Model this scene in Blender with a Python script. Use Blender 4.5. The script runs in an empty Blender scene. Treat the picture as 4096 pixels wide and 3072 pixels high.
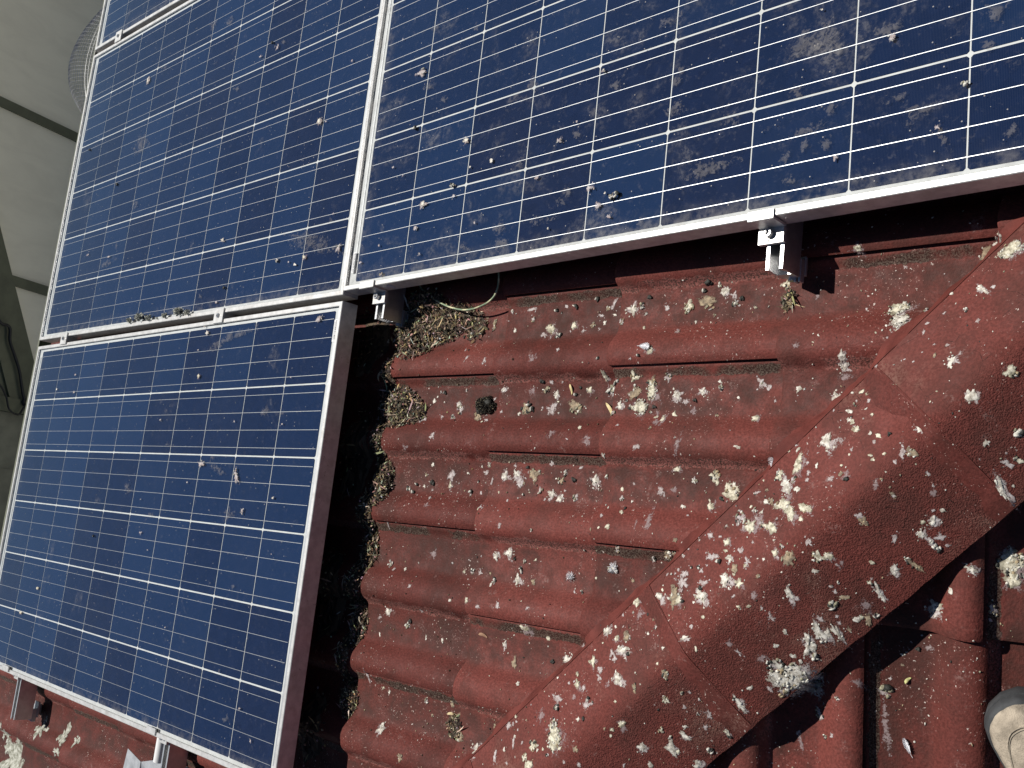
import bpy, bmesh, math, random
from mathutils import Vector, Matrix, noise
from mathutils.bvhtree import BVHTree
random.seed(7)
scn = bpy.context.scene
COL = scn.collection
R = math.radians

# ------------------------------------------------------------------ camera
PITCH = R(15.0)                       # pitch of both roof faces and of the panels
CS, SN = math.cos(PITCH), math.sin(PITCH)
# panel frame (u up the slope, v along the contour, w normal) -> world
M1 = Matrix(((CS, 0, -SN, 0), (0, 1, 0, 0), (SN, 0, CS, 0), (0, 0, 0, 1)))
def P1(u, v, w): return M1 @ Vector((u, v, w))
cam = bpy.data.cameras.new('camera'); camo = bpy.data.objects.new('camera', cam); COL.objects.link(camo)
cam.sensor_fit = 'HORIZONTAL'; cam.sensor_width = 36.0
cam.lens = 4132.03 / 4096 * 36.0
cam.clip_start = 0.02; cam.clip_end = 500
RC = Matrix(((0.71375823, 0.1145493, -0.69096139), (-0.02958359, -0.98072384, -0.19314647), (-0.6997671, 0.158301, -0.69661093)))
RW = RC @ M1.to_3x3().transposed()
right, down, fwd = RW[0], RW[1], RW[2]
mw = Matrix((( right[0], -down[0], -fwd[0]), (right[1], -down[1], -fwd[1]), (right[2], -down[2], -fwd[2]))).to_4x4()
mw.translation = P1(1.81380166, -0.50912073, 1.24401809)
camo.matrix_world = mw
scn.camera = camo

# ------------------------------------------------------------------ sky, sun, exposure
sd = (M1.to_3x3() @ Vector((0.47, -0.235, -1.0))).normalized()     # direction the light travels
to_sun = -sd
elev = math.asin(to_sun.z); azim = math.atan2(to_sun.x, to_sun.y)
world = bpy.data.worlds.new('World'); scn.world = world; world.use_nodes = True
wn = world.node_tree.nodes; wl = world.node_tree.links
bg = wn['Background']; sky = wn.new('ShaderNodeTexSky'); sky.sky_type = 'NISHITA'; sky.sun_disc = False
sky.air_density = .75; sky.dust_density = .0; sky.ozone_density = 1.6; sky.altitude = 900
sky.sun_elevation = elev; sky.sun_rotation = azim
wl.new(sky.outputs[0], bg.inputs[0]); bg.inputs[1].default_value = 0.05
sun = bpy.data.lights.new('sun', 'SUN'); sun.energy = 5.0; sun.angle = R(0.5); sun.color = (1.0, 0.96, 0.9)
suno = bpy.data.objects.new('sun', sun); COL.objects.link(suno)
suno.rotation_euler = sd.to_track_quat('-Z', 'Y').to_euler()
scn.view_settings.view_transform = 'Standard'; scn.view_settings.look = 'None'
scn.view_settings.exposure = 0.0; scn.view_settings.gamma = 1.0; scn.view_settings.use_curve_mapping = False
scn.render.engine = 'CYCLES'
scn.cycles.max_bounces = 6; scn.cycles.diffuse_bounces = 3; scn.cycles.glossy_bounces = 3; scn.cycles.transparent_max_bounces = 12
scn.cycles.caustics_reflective = False; scn.cycles.caustics_refractive = False

# ------------------------------------------------------------------ helpers
def tag(o, label=None, cat=None, group=None, kind=None):
    if label: o['label'] = label
    if cat: o['category'] = cat
    if group: o['group'] = group
    if kind: o['kind'] = kind
    return o
def link(name, data, parent=None, mat=None, mw=None):
    o = bpy.data.objects.new(name, data); COL.objects.link(o)
    if parent is not None: o.parent = parent
    if mw is not None: o.matrix_local = mw
    if mat is not None and data is not None and not data.materials:
        for m in (mat if isinstance(mat, (list, tuple)) else [mat]): data.materials.append(m)
    return o
def mesh(name, V, F, mats=None, smooth=False, midx=None, sharp=None):
    me = bpy.data.meshes.new(name); me.from_pydata([tuple(v) for v in V], [], F); me.update()
    if mats:
        for m in (mats if isinstance(mats, (list, tuple)) else [mats]): me.materials.append(m)
    if midx: me.polygons.foreach_set('material_index', midx)
    if smooth:
        me.polygons.foreach_set('use_smooth', [True] * len(me.polygons))
        if sharp: me.set_sharp_from_angle(angle=R(sharp))
    return me
def empty(name, mw=None):
    o = bpy.data.objects.new(name, None); COL.objects.link(o); o.empty_display_size = .05
    if mw is not None: o.matrix_world = mw
    return o
class MB:
    def __init__(s): s.V = []; s.F = []; s.I = []; s.m = 0
    def add(s, V, F):
        b = len(s.V); s.V += [Vector(v) for v in V]; s.F += [tuple(i + b for i in f) for f in F]; s.I += [s.m] * len(F)
    def box(s, x0, x1, y0, y1, z0, z1):
        s.add([(x0,y0,z0),(x1,y0,z0),(x1,y1,z0),(x0,y1,z0),(x0,y0,z1),(x1,y0,z1),(x1,y1,z1),(x0,y1,z1)],
              [(0,3,2,1),(4,5,6,7),(0,1,5,4),(1,2,6,5),(2,3,7,6),(3,0,4,7)])
    def prism(s, poly, t0, t1, axis=1):
        # poly: list of (p,q); extruded along axis; order p,q = the two other axes
        n = len(poly)
        def mk(p, q, t):
            return (t, p, q) if axis == 0 else ((p, t, q) if axis == 1 else (p, q, t))
        s.add([mk(p, q, t0) for p, q in poly] + [mk(p, q, t1) for p, q in poly],
              [tuple(range(n)), tuple(range(2*n-1, n-1, -1))] + [(i, n+i, n+(i+1) % n, (i+1) % n) for i in range(n)])
    def cyl(s, c, r, h, n=16, r2=None, axis='z'):
        r2 = r if r2 is None else r2
        V = []
        for k, rr in ((0, r), (h, r2)):
            for i in range(n):
                a = 2*math.pi*i/n; p = (rr*math.cos(a), rr*math.sin(a), k)
                if axis == 'y': p = (p[0], p[2], p[1])
                if axis == 'x': p = (p[2], p[0], p[1])
                V.append((c[0]+p[0], c[1]+p[1], c[2]+p[2]))
        s.add(V, [tuple(range(n-1, -1, -1)), tuple(range(n, 2*n))] + [(i, (i+1) % n, n+(i+1) % n, n+i) for i in range(n)])
    def tube(s, pts, r, n=6, r1=None):
        pts = [Vector(p) for p in pts]; r1 = r if r1 is None else r1
        V = []; m = len(pts); up = None
        for i, p in enumerate(pts):
            t = (pts[min(i+1, m-1)] - pts[max(i-1, 0)]).normalized()
            if up is None: up = t.orthogonal().normalized()
            up = (up - t*up.dot(t)).normalized(); sd_ = t.cross(up); rr = r + (r1-r)*i/max(1, m-1)
            for k in range(n):
                a = 2*math.pi*k/n; V.append(p + up*math.cos(a)*rr + sd_*math.sin(a)*rr)
        F = [(i*n+k, i*n+(k+1) % n, (i+1)*n+(k+1) % n, (i+1)*n+k) for i in range(m-1) for k in range(n)]
        F += [tuple(range(n-1, -1, -1)), tuple(range((m-1)*n, m*n))]
        s.add(V, F)
    def me(s, name, mats=None, smooth=False, sharp=None):
        return mesh(name, s.V, s.F, mats, smooth, s.I, sharp)
def bevel(me, w, seg=1):
    bm = bmesh.new(); bm.from_mesh(me)
    bmesh.ops.recalc_face_normals(bm, faces=bm.faces)
    es = [e for e in bm.edges if len(e.link_faces) == 2 and e.calc_face_angle(0) > .5]
    bmesh.ops.bevel(bm, geom=es, offset=w, segments=seg, affect='EDGES', clamp_overlap=True)
    bm.to_mesh(me); bm.free(); return me

# ------------------------------------------------------------------ materials
def newmat(name):
    m = bpy.data.materials.new(name); m.use_nodes = True
    nt = m.node_tree; b = nt.nodes['Principled BSDF']; return m, nt, b
class NT:
    def __init__(s, nt): s.t = nt
    def n(s, typ, **kw):
        x = s.t.nodes.new('ShaderNode' + typ)
        for k, v in kw.items():
            if k.startswith('i_'):
                key = k[2:]; key = int(key) if key.isdigit() else key
                x.inputs[key].default_value = v
            else: setattr(x, k, v)
        return x
    def l(s, a, b): s.t.links.new(a, b)
    def math(s, op, a, b=None, c=None, clamp=False):
        x = s.n('Math', operation=op, use_clamp=clamp)
        for i, v in enumerate((a, b, c)):
            if v is None: continue
            if isinstance(v, (int, float)): x.inputs[i].default_value = v
            else: s.l(v, x.inputs[i])
        return x.outputs[0]
    def mix(s, f, a, b):
        x = s.n('Mix', data_type='RGBA')
        for sock, v in ((x.inputs[0], f), (x.inputs[6], a), (x.inputs[7], b)):
            if isinstance(v, (int, float)): sock.default_value = v
            elif isinstance(v, tuple): sock.default_value = v if len(v) == 4 else v + (1,)
            else: s.l(v, sock)
        return x.outputs[2]
    def noise(s, vec, scale, detail=3, rough=.5, dist=0):
        x = s.n('TexNoise'); x.inputs['Scale'].default_value = scale; x.inputs['Detail'].default_value = detail
        x.inputs['Roughness'].default_value = rough; x.inputs['Distortion'].default_value = dist
        s.l(vec, x.inputs['Vector']); return x.outputs[0]
    def step(s, v, a, b, to0=0., to1=1.):
        x = s.n('MapRange', interpolation_type='SMOOTHSTEP'); s.l(v, x.inputs[0])
        x.inputs[1].default_value = a; x.inputs[2].default_value = b; x.inputs[3].default_value = to0; x.inputs[4].default_value = to1
        return x.outputs[0]
    def voro(s, vec, scale, feature='F1'):
        x = s.n('TexVoronoi', feature=feature); x.inputs['Scale'].default_value = scale; s.l(vec, x.inputs['Vector']); return x
    def coords(s, rnd=True):
        tc = s.n('TexCoord'); v = tc.outputs['Object']
        if rnd:
            oi = s.n('ObjectInfo'); mu = s.n('VectorMath', operation='SCALE', i_0=(37., 91., 53.)); s.l(oi.outputs['Random'], mu.inputs['Scale'])
            ad = s.n('VectorMath', operation='ADD'); s.l(v, ad.inputs[0]); s.l(mu.outputs[0], ad.inputs[1]); return ad.outputs[0], oi.outputs['Random']
        return v, None
    def bump(s, h, strength, dist, normal=None):
        x = s.n('Bump'); x.inputs['Strength'].default_value = strength; x.inputs['Distance'].default_value = dist
        s.l(h, x.inputs['Height'])
        if normal is not None: s.l(normal, x.inputs['Normal'])
        return x.outputs[0]

def simple(name, col, rough=.6, metal=0., nscale=0, namp=.25, bump=0, bscale=200, spec=.5):
    m, nt, b = newmat(name); N = NT(nt)
    b.inputs['Roughness'].default_value = rough; b.inputs['Metallic'].default_value = metal
    b.inputs['Specular IOR Level'].default_value = spec
    v, rnd = N.coords()
    c0 = tuple(x*(1-namp) for x in col); c1 = tuple(min(1, x*(1+namp)) for x in col)
    f = N.noise(v, nscale or 20, 4, .6)
    N.l(N.mix(N.step(f, .3, .7), c0, c1), b.inputs['Base Color'])
    if bump:
        N.l(N.bump(N.noise(v, bscale, 3, .6), bump, .002), b.inputs['Normal'])
    return m

def tile_material(name, base, soot, cap=False):
    m, nt, b = newmat(name); N = NT(nt)
    v, rnd = N.coords()
    big = N.noise(v, 9, 3, .62); mid = N.noise(v, 45, 3, .6); fine = N.noise(v, 260, 3, .6)
    # paint, uneven dust film, brown soot
    col = N.mix(N.step(fine, .3, .72), tuple(x*.72 for x in base), tuple(x*1.2 for x in base))
    f = N.math('ADD', N.math('MULTIPLY', big, .75), N.math('MULTIPLY', mid, .25))
    col = N.mix(N.math('MULTIPLY', N.step(f, .42, .66), .55), col, soot)
    fade = N.noise(v, 6.5, 3, .6)
    col = N.mix(N.math('MULTIPLY', N.step(fade, .5, .75), .18), col, tuple(min(1, x*1.45+.02) for x in base))
    tone = N.step(rnd, 0, 1, .80, 1.14)
    mul = N.n('Mix', data_type='RGBA', blend_type='MULTIPLY'); mul.inputs[0].default_value = 1
    cmb = N.n('CombineColor'); [N.l(tone, cmb.inputs[i]) for i in range(3)]
    N.l(col, mul.inputs[6]); N.l(cmb.outputs[0], mul.inputs[7]); col = mul.outputs[2]
    if not cap:
        uv = N.n('UVMap', uv_map='prof'); sep = N.n('SeparateXYZ'); N.l(uv.outputs[0], sep.inputs[0]); s_ = sep.outputs[1]
        wob = N.math('MULTIPLY', N.math('SUBTRACT', N.noise(v, 55, 4, .65), .5), .016)
        sw = N.math('ADD', s_, wob)
        patch = N.step(N.noise(v, 11, 3, .6), .34, .48)
        def band(a, b_, soft=.0015):
            return N.math('MULTIPLY', N.step(sw, a-soft, a+soft), N.step(sw, b_-soft, b_+soft, 1., 0.))
        # pan grime (walked-on, washed-down soot sits in the pans)
        pans = N.math('ADD', N.math('MULTIPLY', N.step(sw, .018, .032), N.step(sw, .075, .098, 1., 0.)), N.math('MULTIPLY', N.step(sw, .168, .182), N.step(sw, .226, .248, 1., 0.)))
        col = N.mix(N.math('MULTIPLY', pans, N.step(N.noise(v, 16, 5, .72), .34, .66, .0, .85)), col, soot)
        crust = N.math('MULTIPLY', band(.159, .172), patch)
        peel = N.step(N.noise(v, 330, 3, .7), .40, .62)
        crc = N.mix(peel, (.32, .125, .105), (.050, .040, .032))
        col = N.mix(N.math('MULTIPLY', crust, .8), col, crc)
        lap = N.math('MULTIPLY', band(.0075, .0215, .001), N.step(N.noise(v, 15, 3), .33, .5))
        col = N.mix(N.math('MULTIPLY', lap, .8), col, N.mix(N.step(N.noise(v, 420, 2), .45, .6), (.018, .014, .011), (.10, .085, .065)))
    # dried specks
    jit = N.n('TexNoise'); jit.inputs['Scale'].default_value = 420; jit.inputs['Detail'].default_value = 1; N.l(v, jit.inputs['Vector'])
    jv = N.n('VectorMath', operation='MULTIPLY_ADD', i_1=(.006, .006, .006)); N.l(jit.outputs['Color'], jv.inputs[0]); N.l(v, jv.inputs[2]); vj = jv.outputs[0]
    clump = N.step(N.noise(v, 7, 2, .6), .38, .66, .15, 1.)
    for sc, th, den, cc in ((120, .15, .66, (.60, .53, .47)), (260, .2, .62, (.42, .27, .23))):
        vo = N.voro(vj, sc)
        wh = N.n('TexWhiteNoise', noise_dimensions='3D'); N.l(vo.outputs['Position'], wh.inputs['Vector'])
        msk = N.math('MULTIPLY', N.math('LESS_THAN', vo.outputs['Distance'], th), N.math('GREATER_THAN', N.math('MULTIPLY', wh.outputs['Value'], clump), den))
        col = N.mix(N.math('MULTIPLY', msk, .8), col, cc)
    # thin chalky wash marks
    wash = N.math('MULTIPLY', N.step(N.noise(v, 30, 4, .7), .60, .72), N.step(N.noise(v, 240, 2, .7), .45, .6))
    col = N.mix(N.math('MULTIPLY', wash, .22), col, (.42, .29, .26))
    N.l(col, b.inputs['Base Color'])
    b.inputs['Specular IOR Level'].default_value = .10
    N.l(N.step(mid, .3, .7, .50, .70), b.inputs['Roughness'])
    if cap:
        uv = N.n('UVMap', uv_map='prof'); sep = N.n('SeparateXYZ'); N.l(uv.outputs[0], sep.inputs[0])
        dd = N.math('ADD', sep.outputs[1], N.math('MULTIPLY', N.math('SUBTRACT', big, .5), .10))
        crk = N.voro(v, 26, 'DISTANCE_TO_EDGE'); crw = N.noise(v, 90, 3, .7)
        crm = N.math('MULTIPLY', N.step(N.math('ADD', crk.outputs['Distance'], N.math('MULTIPLY', crw, .05)), .022, .034, 1., 0.), N.step(N.noise(v, 9, 2), .53, .58))
        ccol = N.mix(N.math('MULTIPLY', crm, .85), col, (.018, .010, .008))
        dusty = N.math('MULTIPLY', N.step(N.noise(v, 5.5, 4, .7), .54, .70), N.step(fine, .35, .65))
        ccol = N.mix(N.math('MULTIPLY', dusty, .55), ccol, (.21, .13, .10))
        N.l(ccol, b.inputs['Base Color'])
        coarse = N.step(dd, -.01, .05, 1., .12)          # sanded, rough coat on the far flank
        vo = N.voro(v, 470, 'SMOOTH_F1'); lump = N.noise(v, 620, 3, .7)
        h = N.math('ADD', N.math('MULTIPLY', vo.outputs['Distance'], .9), lump)
        nrm = N.bump(N.math('MULTIPLY', h, coarse), 1.0, .0021)
        nrm = N.bump(N.noise(v, 38, 3, .6), .35, .004, nrm)
    else:
        nrm = N.bump(fine, .8, .0014)
        nrm = N.bump(mid, .3, .002, nrm)
    N.l(nrm, b.inputs['Normal'])
    return m

RED = (.146, .040, .032); SOOT = (.056, .027, .022)
MAT = {}
MAT['tile'] = tile_material('painted_tile', RED, SOOT)
MAT['cap'] = tile_material('painted_hip_tile', (.133, .036, .029), (.060, .027, .022), cap=True)
MAT['pointing'] = simple('red_pointing', (.130, .034, .027), .7, 0, 26, .28, .6, 220, .15)
MAT['alu'] = simple('anodised_aluminium', (.62, .61, .585), .40, .5, 60, .16, .12, 400)
def alu_material():
    m, nt, b = newmat('weathered_aluminium'); N = NT(nt); v, rnd = N.coords()
    col = N.mix(N.step(N.noise(v, 60, 3, .6), .3, .7), (.53, .52, .50), (.68, .67, .645))
    sp_ = N.math('MULTIPLY', N.step(N.noise(v, 170, 4, .7), .60, .70), N.step(N.noise(v, 12, 3, .6), .45, .65))
    col = N.mix(N.math('MULTIPLY', sp_, .75), col, (.20, .155, .11))
    st = N.math('MULTIPLY', N.step(N.noise(v, 28, 4, .65), .52, .7), .35)
    col = N.mix(st, col, (.40, .36, .31)); N.l(col, b.inputs['Base Color']); b.inputs['Metallic'].default_value = .45
    N.l(N.step(sp_, 0, 1, .38, .8), b.inputs['Roughness']); return m
MAT['alu'] = alu_material()
MAT['alu2'] = simple('mill_aluminium', (.62, .62, .62), .34, .8, 60, .10, .1, 500)
MAT['steel'] = simple('stainless_steel', (.55, .55, .55), .28, .9, 80, .1)
MAT['galv'] = simple('galvanised_plate', (.45, .46, .47), .45, .6, 30, .2)
MAT['olive'] = simple('olive_green_paint', (.115, .122, .078), .6, 0, 6, .15)
MAT['deck'] = simple('dark_underlay', (.02, .012, .01), .9)
MAT['backsheet'] = simple('white_backsheet', (.60, .615, .61), .6, 0, 30, .08)
MAT['ribbon'] = simple('tinned_ribbon', (.62, .63, .64), .36, .7, 90, .06)
MAT['pvc'] = simple('white_plastic', (.74, .74, .73), .45, 0, 30, .05)

# ------------------------------------------------------------------ roof tiles
C0 = -1.542                      # plan line of the hip: Y = X + C0
WP = -0.128                      # pan surface below the panel plane
Z0 = WP / CS
TAN = math.tan(PITCH); R2 = math.sqrt(2)
PER = .151
PROF = [(-.012, .006), (0, .0090), (.0055, .0094), (.0085, .0085), (.013, .005), (.018, .0015), (.024, 0), (.055, -.0006), (.084, 0),
        (.090, .0018), (.096, .0060), (.103, .0125), (.111, .0185), (.121, .0236), (.132, .0260), (.142, .0258), (.150, .0238),
        (.1565, .0195), (.161, .0140), (.165, .0075), (.169, .0025), (.174, .0002), (.206, -.0006), (.235, 0),
        (.241, .0018), (.247, .0060), (.254, .0125), (.262, .0185), (.272, .0236), (.283, .0260), (.292, .0256), (.299, .0230),
        (.3045, .0185), (.3035, .0140), (.294, .0138)]
TLEN = .40; TILT = .045; TOFF = .007; THK = .012
def tile_mesh(name, seed=0):
    rnd = random.Random(seed)
    steps = [0, .003, .02, .1, .2, .3, TLEN]
    n = len(PROF); V = []; UV = []; F = []
    for k, a in enumerate(steps):
        for (s, z) in PROF:
            zz = z + TOFF - a*TILT - (.0022 if k == 0 else 0)
            zz += .0008*noise.noise(Vector((a*9, s*22, seed*3.7)))
            V.append((a - (.0015 if k == 0 else 0) + .0012*noise.noise(Vector((s*40, seed, 0)))*(k < 2), -s, zz)); UV.append((a, s))
    for k in range(len(steps)-1):
        for i in range(n-1):
            F.append((k*n+i, k*n+i+1, (k+1)*n+i+1, (k+1)*n+i))
    F = [tuple(reversed(f)) for f in F]
    # nose face and underside return
    b = len(V)
    for (s, z) in PROF:
        V.append((.0005, -s, z + TOFF - THK)); UV.append((-.01, s))
    for (s, z) in PROF:
        V.append((.06, -s, z + TOFF - THK - .06*TILT)); UV.append((-.07, s))
    for i in range(n-1):
        F.append((i, b+i, b+i+1, i+1)); F.append((b+i, b+n+i, b+n+i+1, b+i+1))
    me = mesh(name, V, F, MAT['tile'], True, None, 42)
    uvl = me.uv_layers.new(name='prof')
    for lp in me.loops: uvl.data[lp.index].uv = UV[lp.vertex_index]
    return me
TILES = [tile_mesh('roof_tile', i) for i in range(5)]
SV = []; SF = []                  # every roof surface, for resting things on it
def collect(me, mw):
    b = len(SV); SV.extend([mw @ v.co for v in me.vertices]); SF.extend([tuple(i+b for i in p.vertices) for p in me.polygons])

roof = empty('tiled_roof', Matrix.Translation(P1(0, 0, WP)))
tag(roof, 'red painted concrete tile hip roof under the solar panels', 'roof')
ROOTI = roof.matrix_world.inverted()
def hip_d(p): return (p.y - p.x - C0) / R2
def put_tile(mw, side, rnd):
    me = TILES[rnd.randrange(5)]
    cs = [mw @ Vector((a, -s, 0)) for a in (0, TLEN) for s in (0, .304)]
    ds = [hip_d(p)*side for p in cs]
    if max(ds) < .0: return
    if min(ds) < -.005:
        me = me.copy(); bm = bmesh.new(); bm.from_mesh(me)
        inv = mw.inverted(); pn = (inv.to_3x3() @ Vector((-1, 1, 0))*side).normalized(); pc = inv @ Vector((0, C0, 0))
        bmesh.ops.bisect_plane(bm, geom=bm.verts[:]+bm.edges[:]+bm.faces[:], plane_co=pc, plane_no=pn, clear_inner=True)
        bm.to_mesh(me); bm.free()
        if not me.polygons: return
    o = link('roof_tile', me, roof); o.matrix_parent_inverse = Matrix(); o.matrix_local = ROOTI @ mw
    collect(me, mw)
def face1(u, v):  return M1 @ Matrix.Translation((u, v, WP))
A2 = Matrix(((0, -1, 0, 0), (CS, 0, -SN, 0), (SN, 0, CS, 0), (0, 0, 0, 1)))
def face2(X, Y): 
    m = A2.copy(); m.translation = Vector((X, Y, (Y - C0)*TAN + Z0)); return m
NOSE1 = [-1.77, -1.46, -1.15, -.84, -.525, -.21, .10, .41, .69, 1.014, 1.33, 1.64, 1.95]
trnd = random.Random(3)
for ci, un in enumerate(NOSE1):
    odd = (ci - NOSE1.index(.41)) % 2 == 0           # course from .41: lap rolls at -.31, -.614 ...
    for k in range(-8, 8):
        vcrest = (-.312 if odd else -.160) + k*2*PER
        mw = face1(un + trnd.uniform(-.002, .002), vcrest + .287) @ Matrix.Rotation(R(trnd.uniform(-.18, .18)), 4, 'Z')
        if vcrest < -1.75 or vcrest > 1.9: continue
        put_tile(mw, 1, trnd)
NOSE2 = [-1.16, -.855, -.548, -.24, .07, .38]
for ci, yn in enumerate(NOSE2):
    odd = ci % 2 == 0
    for k in range(-6, 5):
        xl = (1.302 if odd else 1.151) + k*2*PER
        mw = face2(xl - .304, yn) @ Matrix.Rotation(R(trnd.uniform(-.15, .15)), 4, 'Z')
        if xl < -.3 or xl > 2.3: continue
        put_tile(mw, -1, trnd)
# sheathing under the tiles
mb = MB()
def deckp(x, y, dz): return Vector((x, y, min(x, y - C0)*TAN + Z0 + dz))
for a, b_, c_ in ((deckp(-1.8, 2.2, -.045), deckp(-1.8, -1.8+C0, -.045), deckp(2.0, 2.0+C0, -.045)), (deckp(-.4, -.4+C0, -.045), deckp(2.4, -.4+C0, -.045), deckp(2.4, 2.4+C0, -.045))):
    mb.add([a, b_, c_], [(0, 1, 2)])
mb.add([deckp(-1.8, 2.2, -.045), deckp(2.0, 2.0+C0, -.045), deckp(2.0, 2.2, -.045)], [(0, 1, 2)])
link('underlay', mb.me('underlay', MAT['deck']), roof).matrix_parent_inverse = ROOTI

# hip tiles
def hipP(t, d, z): return Vector(((t-d)/R2, (t+d)/R2 + C0, t/R2*TAN + Z0 + z))
HS = [(.128, .0125), (.118, .0180), (.104, .0252), (.086, .0344), (.066, .0446), (.046, .0548), (.030, .0628), (.016, .0696), (.006, .0734)]
HSEC = [(d, z) for d, z in HS] + [(0, .0742)] + [(-d, z + .008*min(1, d/.10)) for d, z in reversed(HS)]
HJ = [1.29 - .474*3, 1.29 - .474*2, 1.29 - .474, 1.29, 1.764, 2.238, 2.712]
caps = []
for j, t0 in enumerate(HJ[:-1]):
    t1 = HJ[j+1] + .05; nt_ = 26; V = []; F = []; n = len(HSEC)
    lift = lambda t: .009*(1 - (t-t0)/.474) - .001
    for i in range(nt_+1):
        t = t0 + (t1-t0)*i/nt_
        for k, (d, z) in enumerate(HSEC):
            q = hipP(t, d, z + lift(t)); jit = noise.noise(Vector((t*25, d*30, j*5.1)))*.0016 + noise.noise(Vector((t*80, d*90, j)))*.0006
            dd = d + .0025*noise.noise(Vector((t*30, j, k < n/2)))*(abs(d) > .11)
            q = hipP(t, dd, z + lift(t) + jit); V.append(q)
    for i in range(nt_):
        for k in range(n-1): F.append((i*n+k, (i+1)*n+k, (i+1)*n+k+1, i*n+k+1))
    # nose, thickness
    b = len(V)
    for i in range(nt_+1):
        t = t0 + (t1-t0)*i/nt_
        for d, z in (HSEC[0], HSEC[-1]): V.append(hipP(t, d*.985, z + lift(t) - .016))
    for i in range(nt_):
        F.append((i*n, b+2*i, b+2*i+2, (i+1)*n)); F.append((i*n+n-1, (i+1)*n+n-1, b+2*i+3, b+2*i+1))
    b = len(V)
    for d, z in HSEC: V.append(hipP(t0 + .001, d*.97, z + lift(t0) - .014))
    for k in range(n-1): F.append((k, k+1, b+k+1, b+k))
    me = mesh('hip_tile', V, F, MAT['cap'], True, None, 50)
    uvl = me.uv_layers.new(name='prof')
    for lp in me.loops:
        c_ = me.vertices[lp.vertex_index].co; uvl.data[lp.index].uv = (0, (c_.y - c_.x - C0)/R2)
    o = link('hip_tile', me, roof); o.matrix_parent_inverse = ROOTI
    caps.append(o); collect(me, Matrix())
BVH = BVHTree.FromPolygons(SV, SF)
def drop(x, y, top=3.0):
    h = BVH.ray_cast(Vector((x, y, top)), Vector((0, 0, -1)))
    return h[0], h[1]
# pointing: fillet along the left edge, bands at the joints, bedding under the right edge
def strip(rows):
    n = len(rows[0]); V = [p for r_ in rows for p in r_]; F = []
    for i in range(len(rows)-1):
        for k in range(n-1): F.append((i*n+k, (i+1)*n+k, (i+1)*n+k+1, i*n+k+1))
    return V, F
for j, t0 in enumerate(HJ[:-1]):
    cap = caps[j]
    rows = []; N_ = 90
    for i in range(N_+1):
        t = t0 - .004 + .474*i/N_; l = .009*(1 - (t-t0)/.474)
        w = .019 + .010*noise.noise(Vector((t*14, 2, 0))) + .003*noise.noise(Vector((t*60, 2, 0)))
        r_ = []
        for f in (0, .35, .7, 1):
            d = .1275 + w*f
            q = hipP(t, d, 0); h, nn = drop(q.x, q.y)
            zt = h.z if h else q.z; ze = hipP(t, .1275, .0112 + l).z
            z = ze*(1-f)**1.6 + (zt + .0018*(1-f) - .0006*(f == 1))*(1-(1-f)**1.6)
            r_.append(Vector((q.x, q.y, max(z, zt + .0012*(f < 1) - .0005*(f == 1)))))
        rows.append(r_)
    V, F = strip(rows); me = mesh('pointing', V, F, MAT['pointing'], True)
    link('pointing', me, cap)
    rows = []
    for k in range(41):
        d = .128 - .256*k/40; zc = None
        w = .024 + .014*noise.noise(Vector((d*18, j, 1))) + .006*noise.noise(Vector((d*60, j, 1))) + .008*min(1, abs(d)/.12)
        r_ = []
        zi = next((z0 + (z1-z0)*((abs(d)-d0)/(d1-d0)) for (d0, z0), (d1, z1) in zip([(0, .0742)] + HS[::-1], HS[::-1] + [(.14, .006)]) if d0 <= abs(d) <= d1)) + (.008*min(1, -d/.10) if d < 0 else 0)
        for f in (0, .3, .65, 1):
            t = t0 + .004 - w*f
            low = zi + .009*(1 - (t - (t0-.474))/.474); hi = zi + .009
            r_.append(hipP(t, d, hi*(1-f)**1.3 + (low+.0004)*(1-(1-f)**1.3) - .0012*(f == 1)))
        rows.append(r_)
    V, F = strip(rows); F = [tuple(reversed(f)) for f in F]
    me = mesh('joint_pointing', V, F, MAT['cap'], True); uvl = me.uv_layers.new(name='prof')
    for lp in me.loops: uvl.data[lp.index].uv = (0, .06)
    link('joint_pointing', me, cap)
    rows = []
    for i in range(31):
        t = t0 + .474*i/30; d = -.100 - .006*noise.noise(Vector((t*20, 5, 0)))
        q = hipP(t, d, 0)
        rows.append([hipP(t, d, .010), hipP(t, d - .004, -.012), hipP(t, d - .015, -.030)])
    V, F = strip(rows); F = [tuple(reversed(f)) for f in F]
    link('bedding_mortar', mesh('bedding_mortar', V, F, MAT['pointing'], True), cap)
# --- END SURFACES

# eaves: gutter and fascia
mb = MB()
gp = [(-2.000, -.138), (-2.005, -.143), (-2.005, -.26), (-1.88, -.26), (-1.88, -.15), (-1.888, -.15), (-1.888, -.252), (-1.995, -.252), (-1.995, -.150), (-1.988, -.144), (-1.988, -.138)]
mb.prism(gp, -1.9, 2.4, 1)
g = link('gutter', mb.me('gutter', MAT['olive']), roof); g.matrix_parent_inverse = ROOTI @ M1
mb = MB(); mb.box(-1.875, -1.85, -1.9, 2.4, -.36, -.15)
g = link('fascia', mb.me('fascia', MAT['olive']), roof); g.matrix_parent_inverse = ROOTI @ M1

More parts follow.
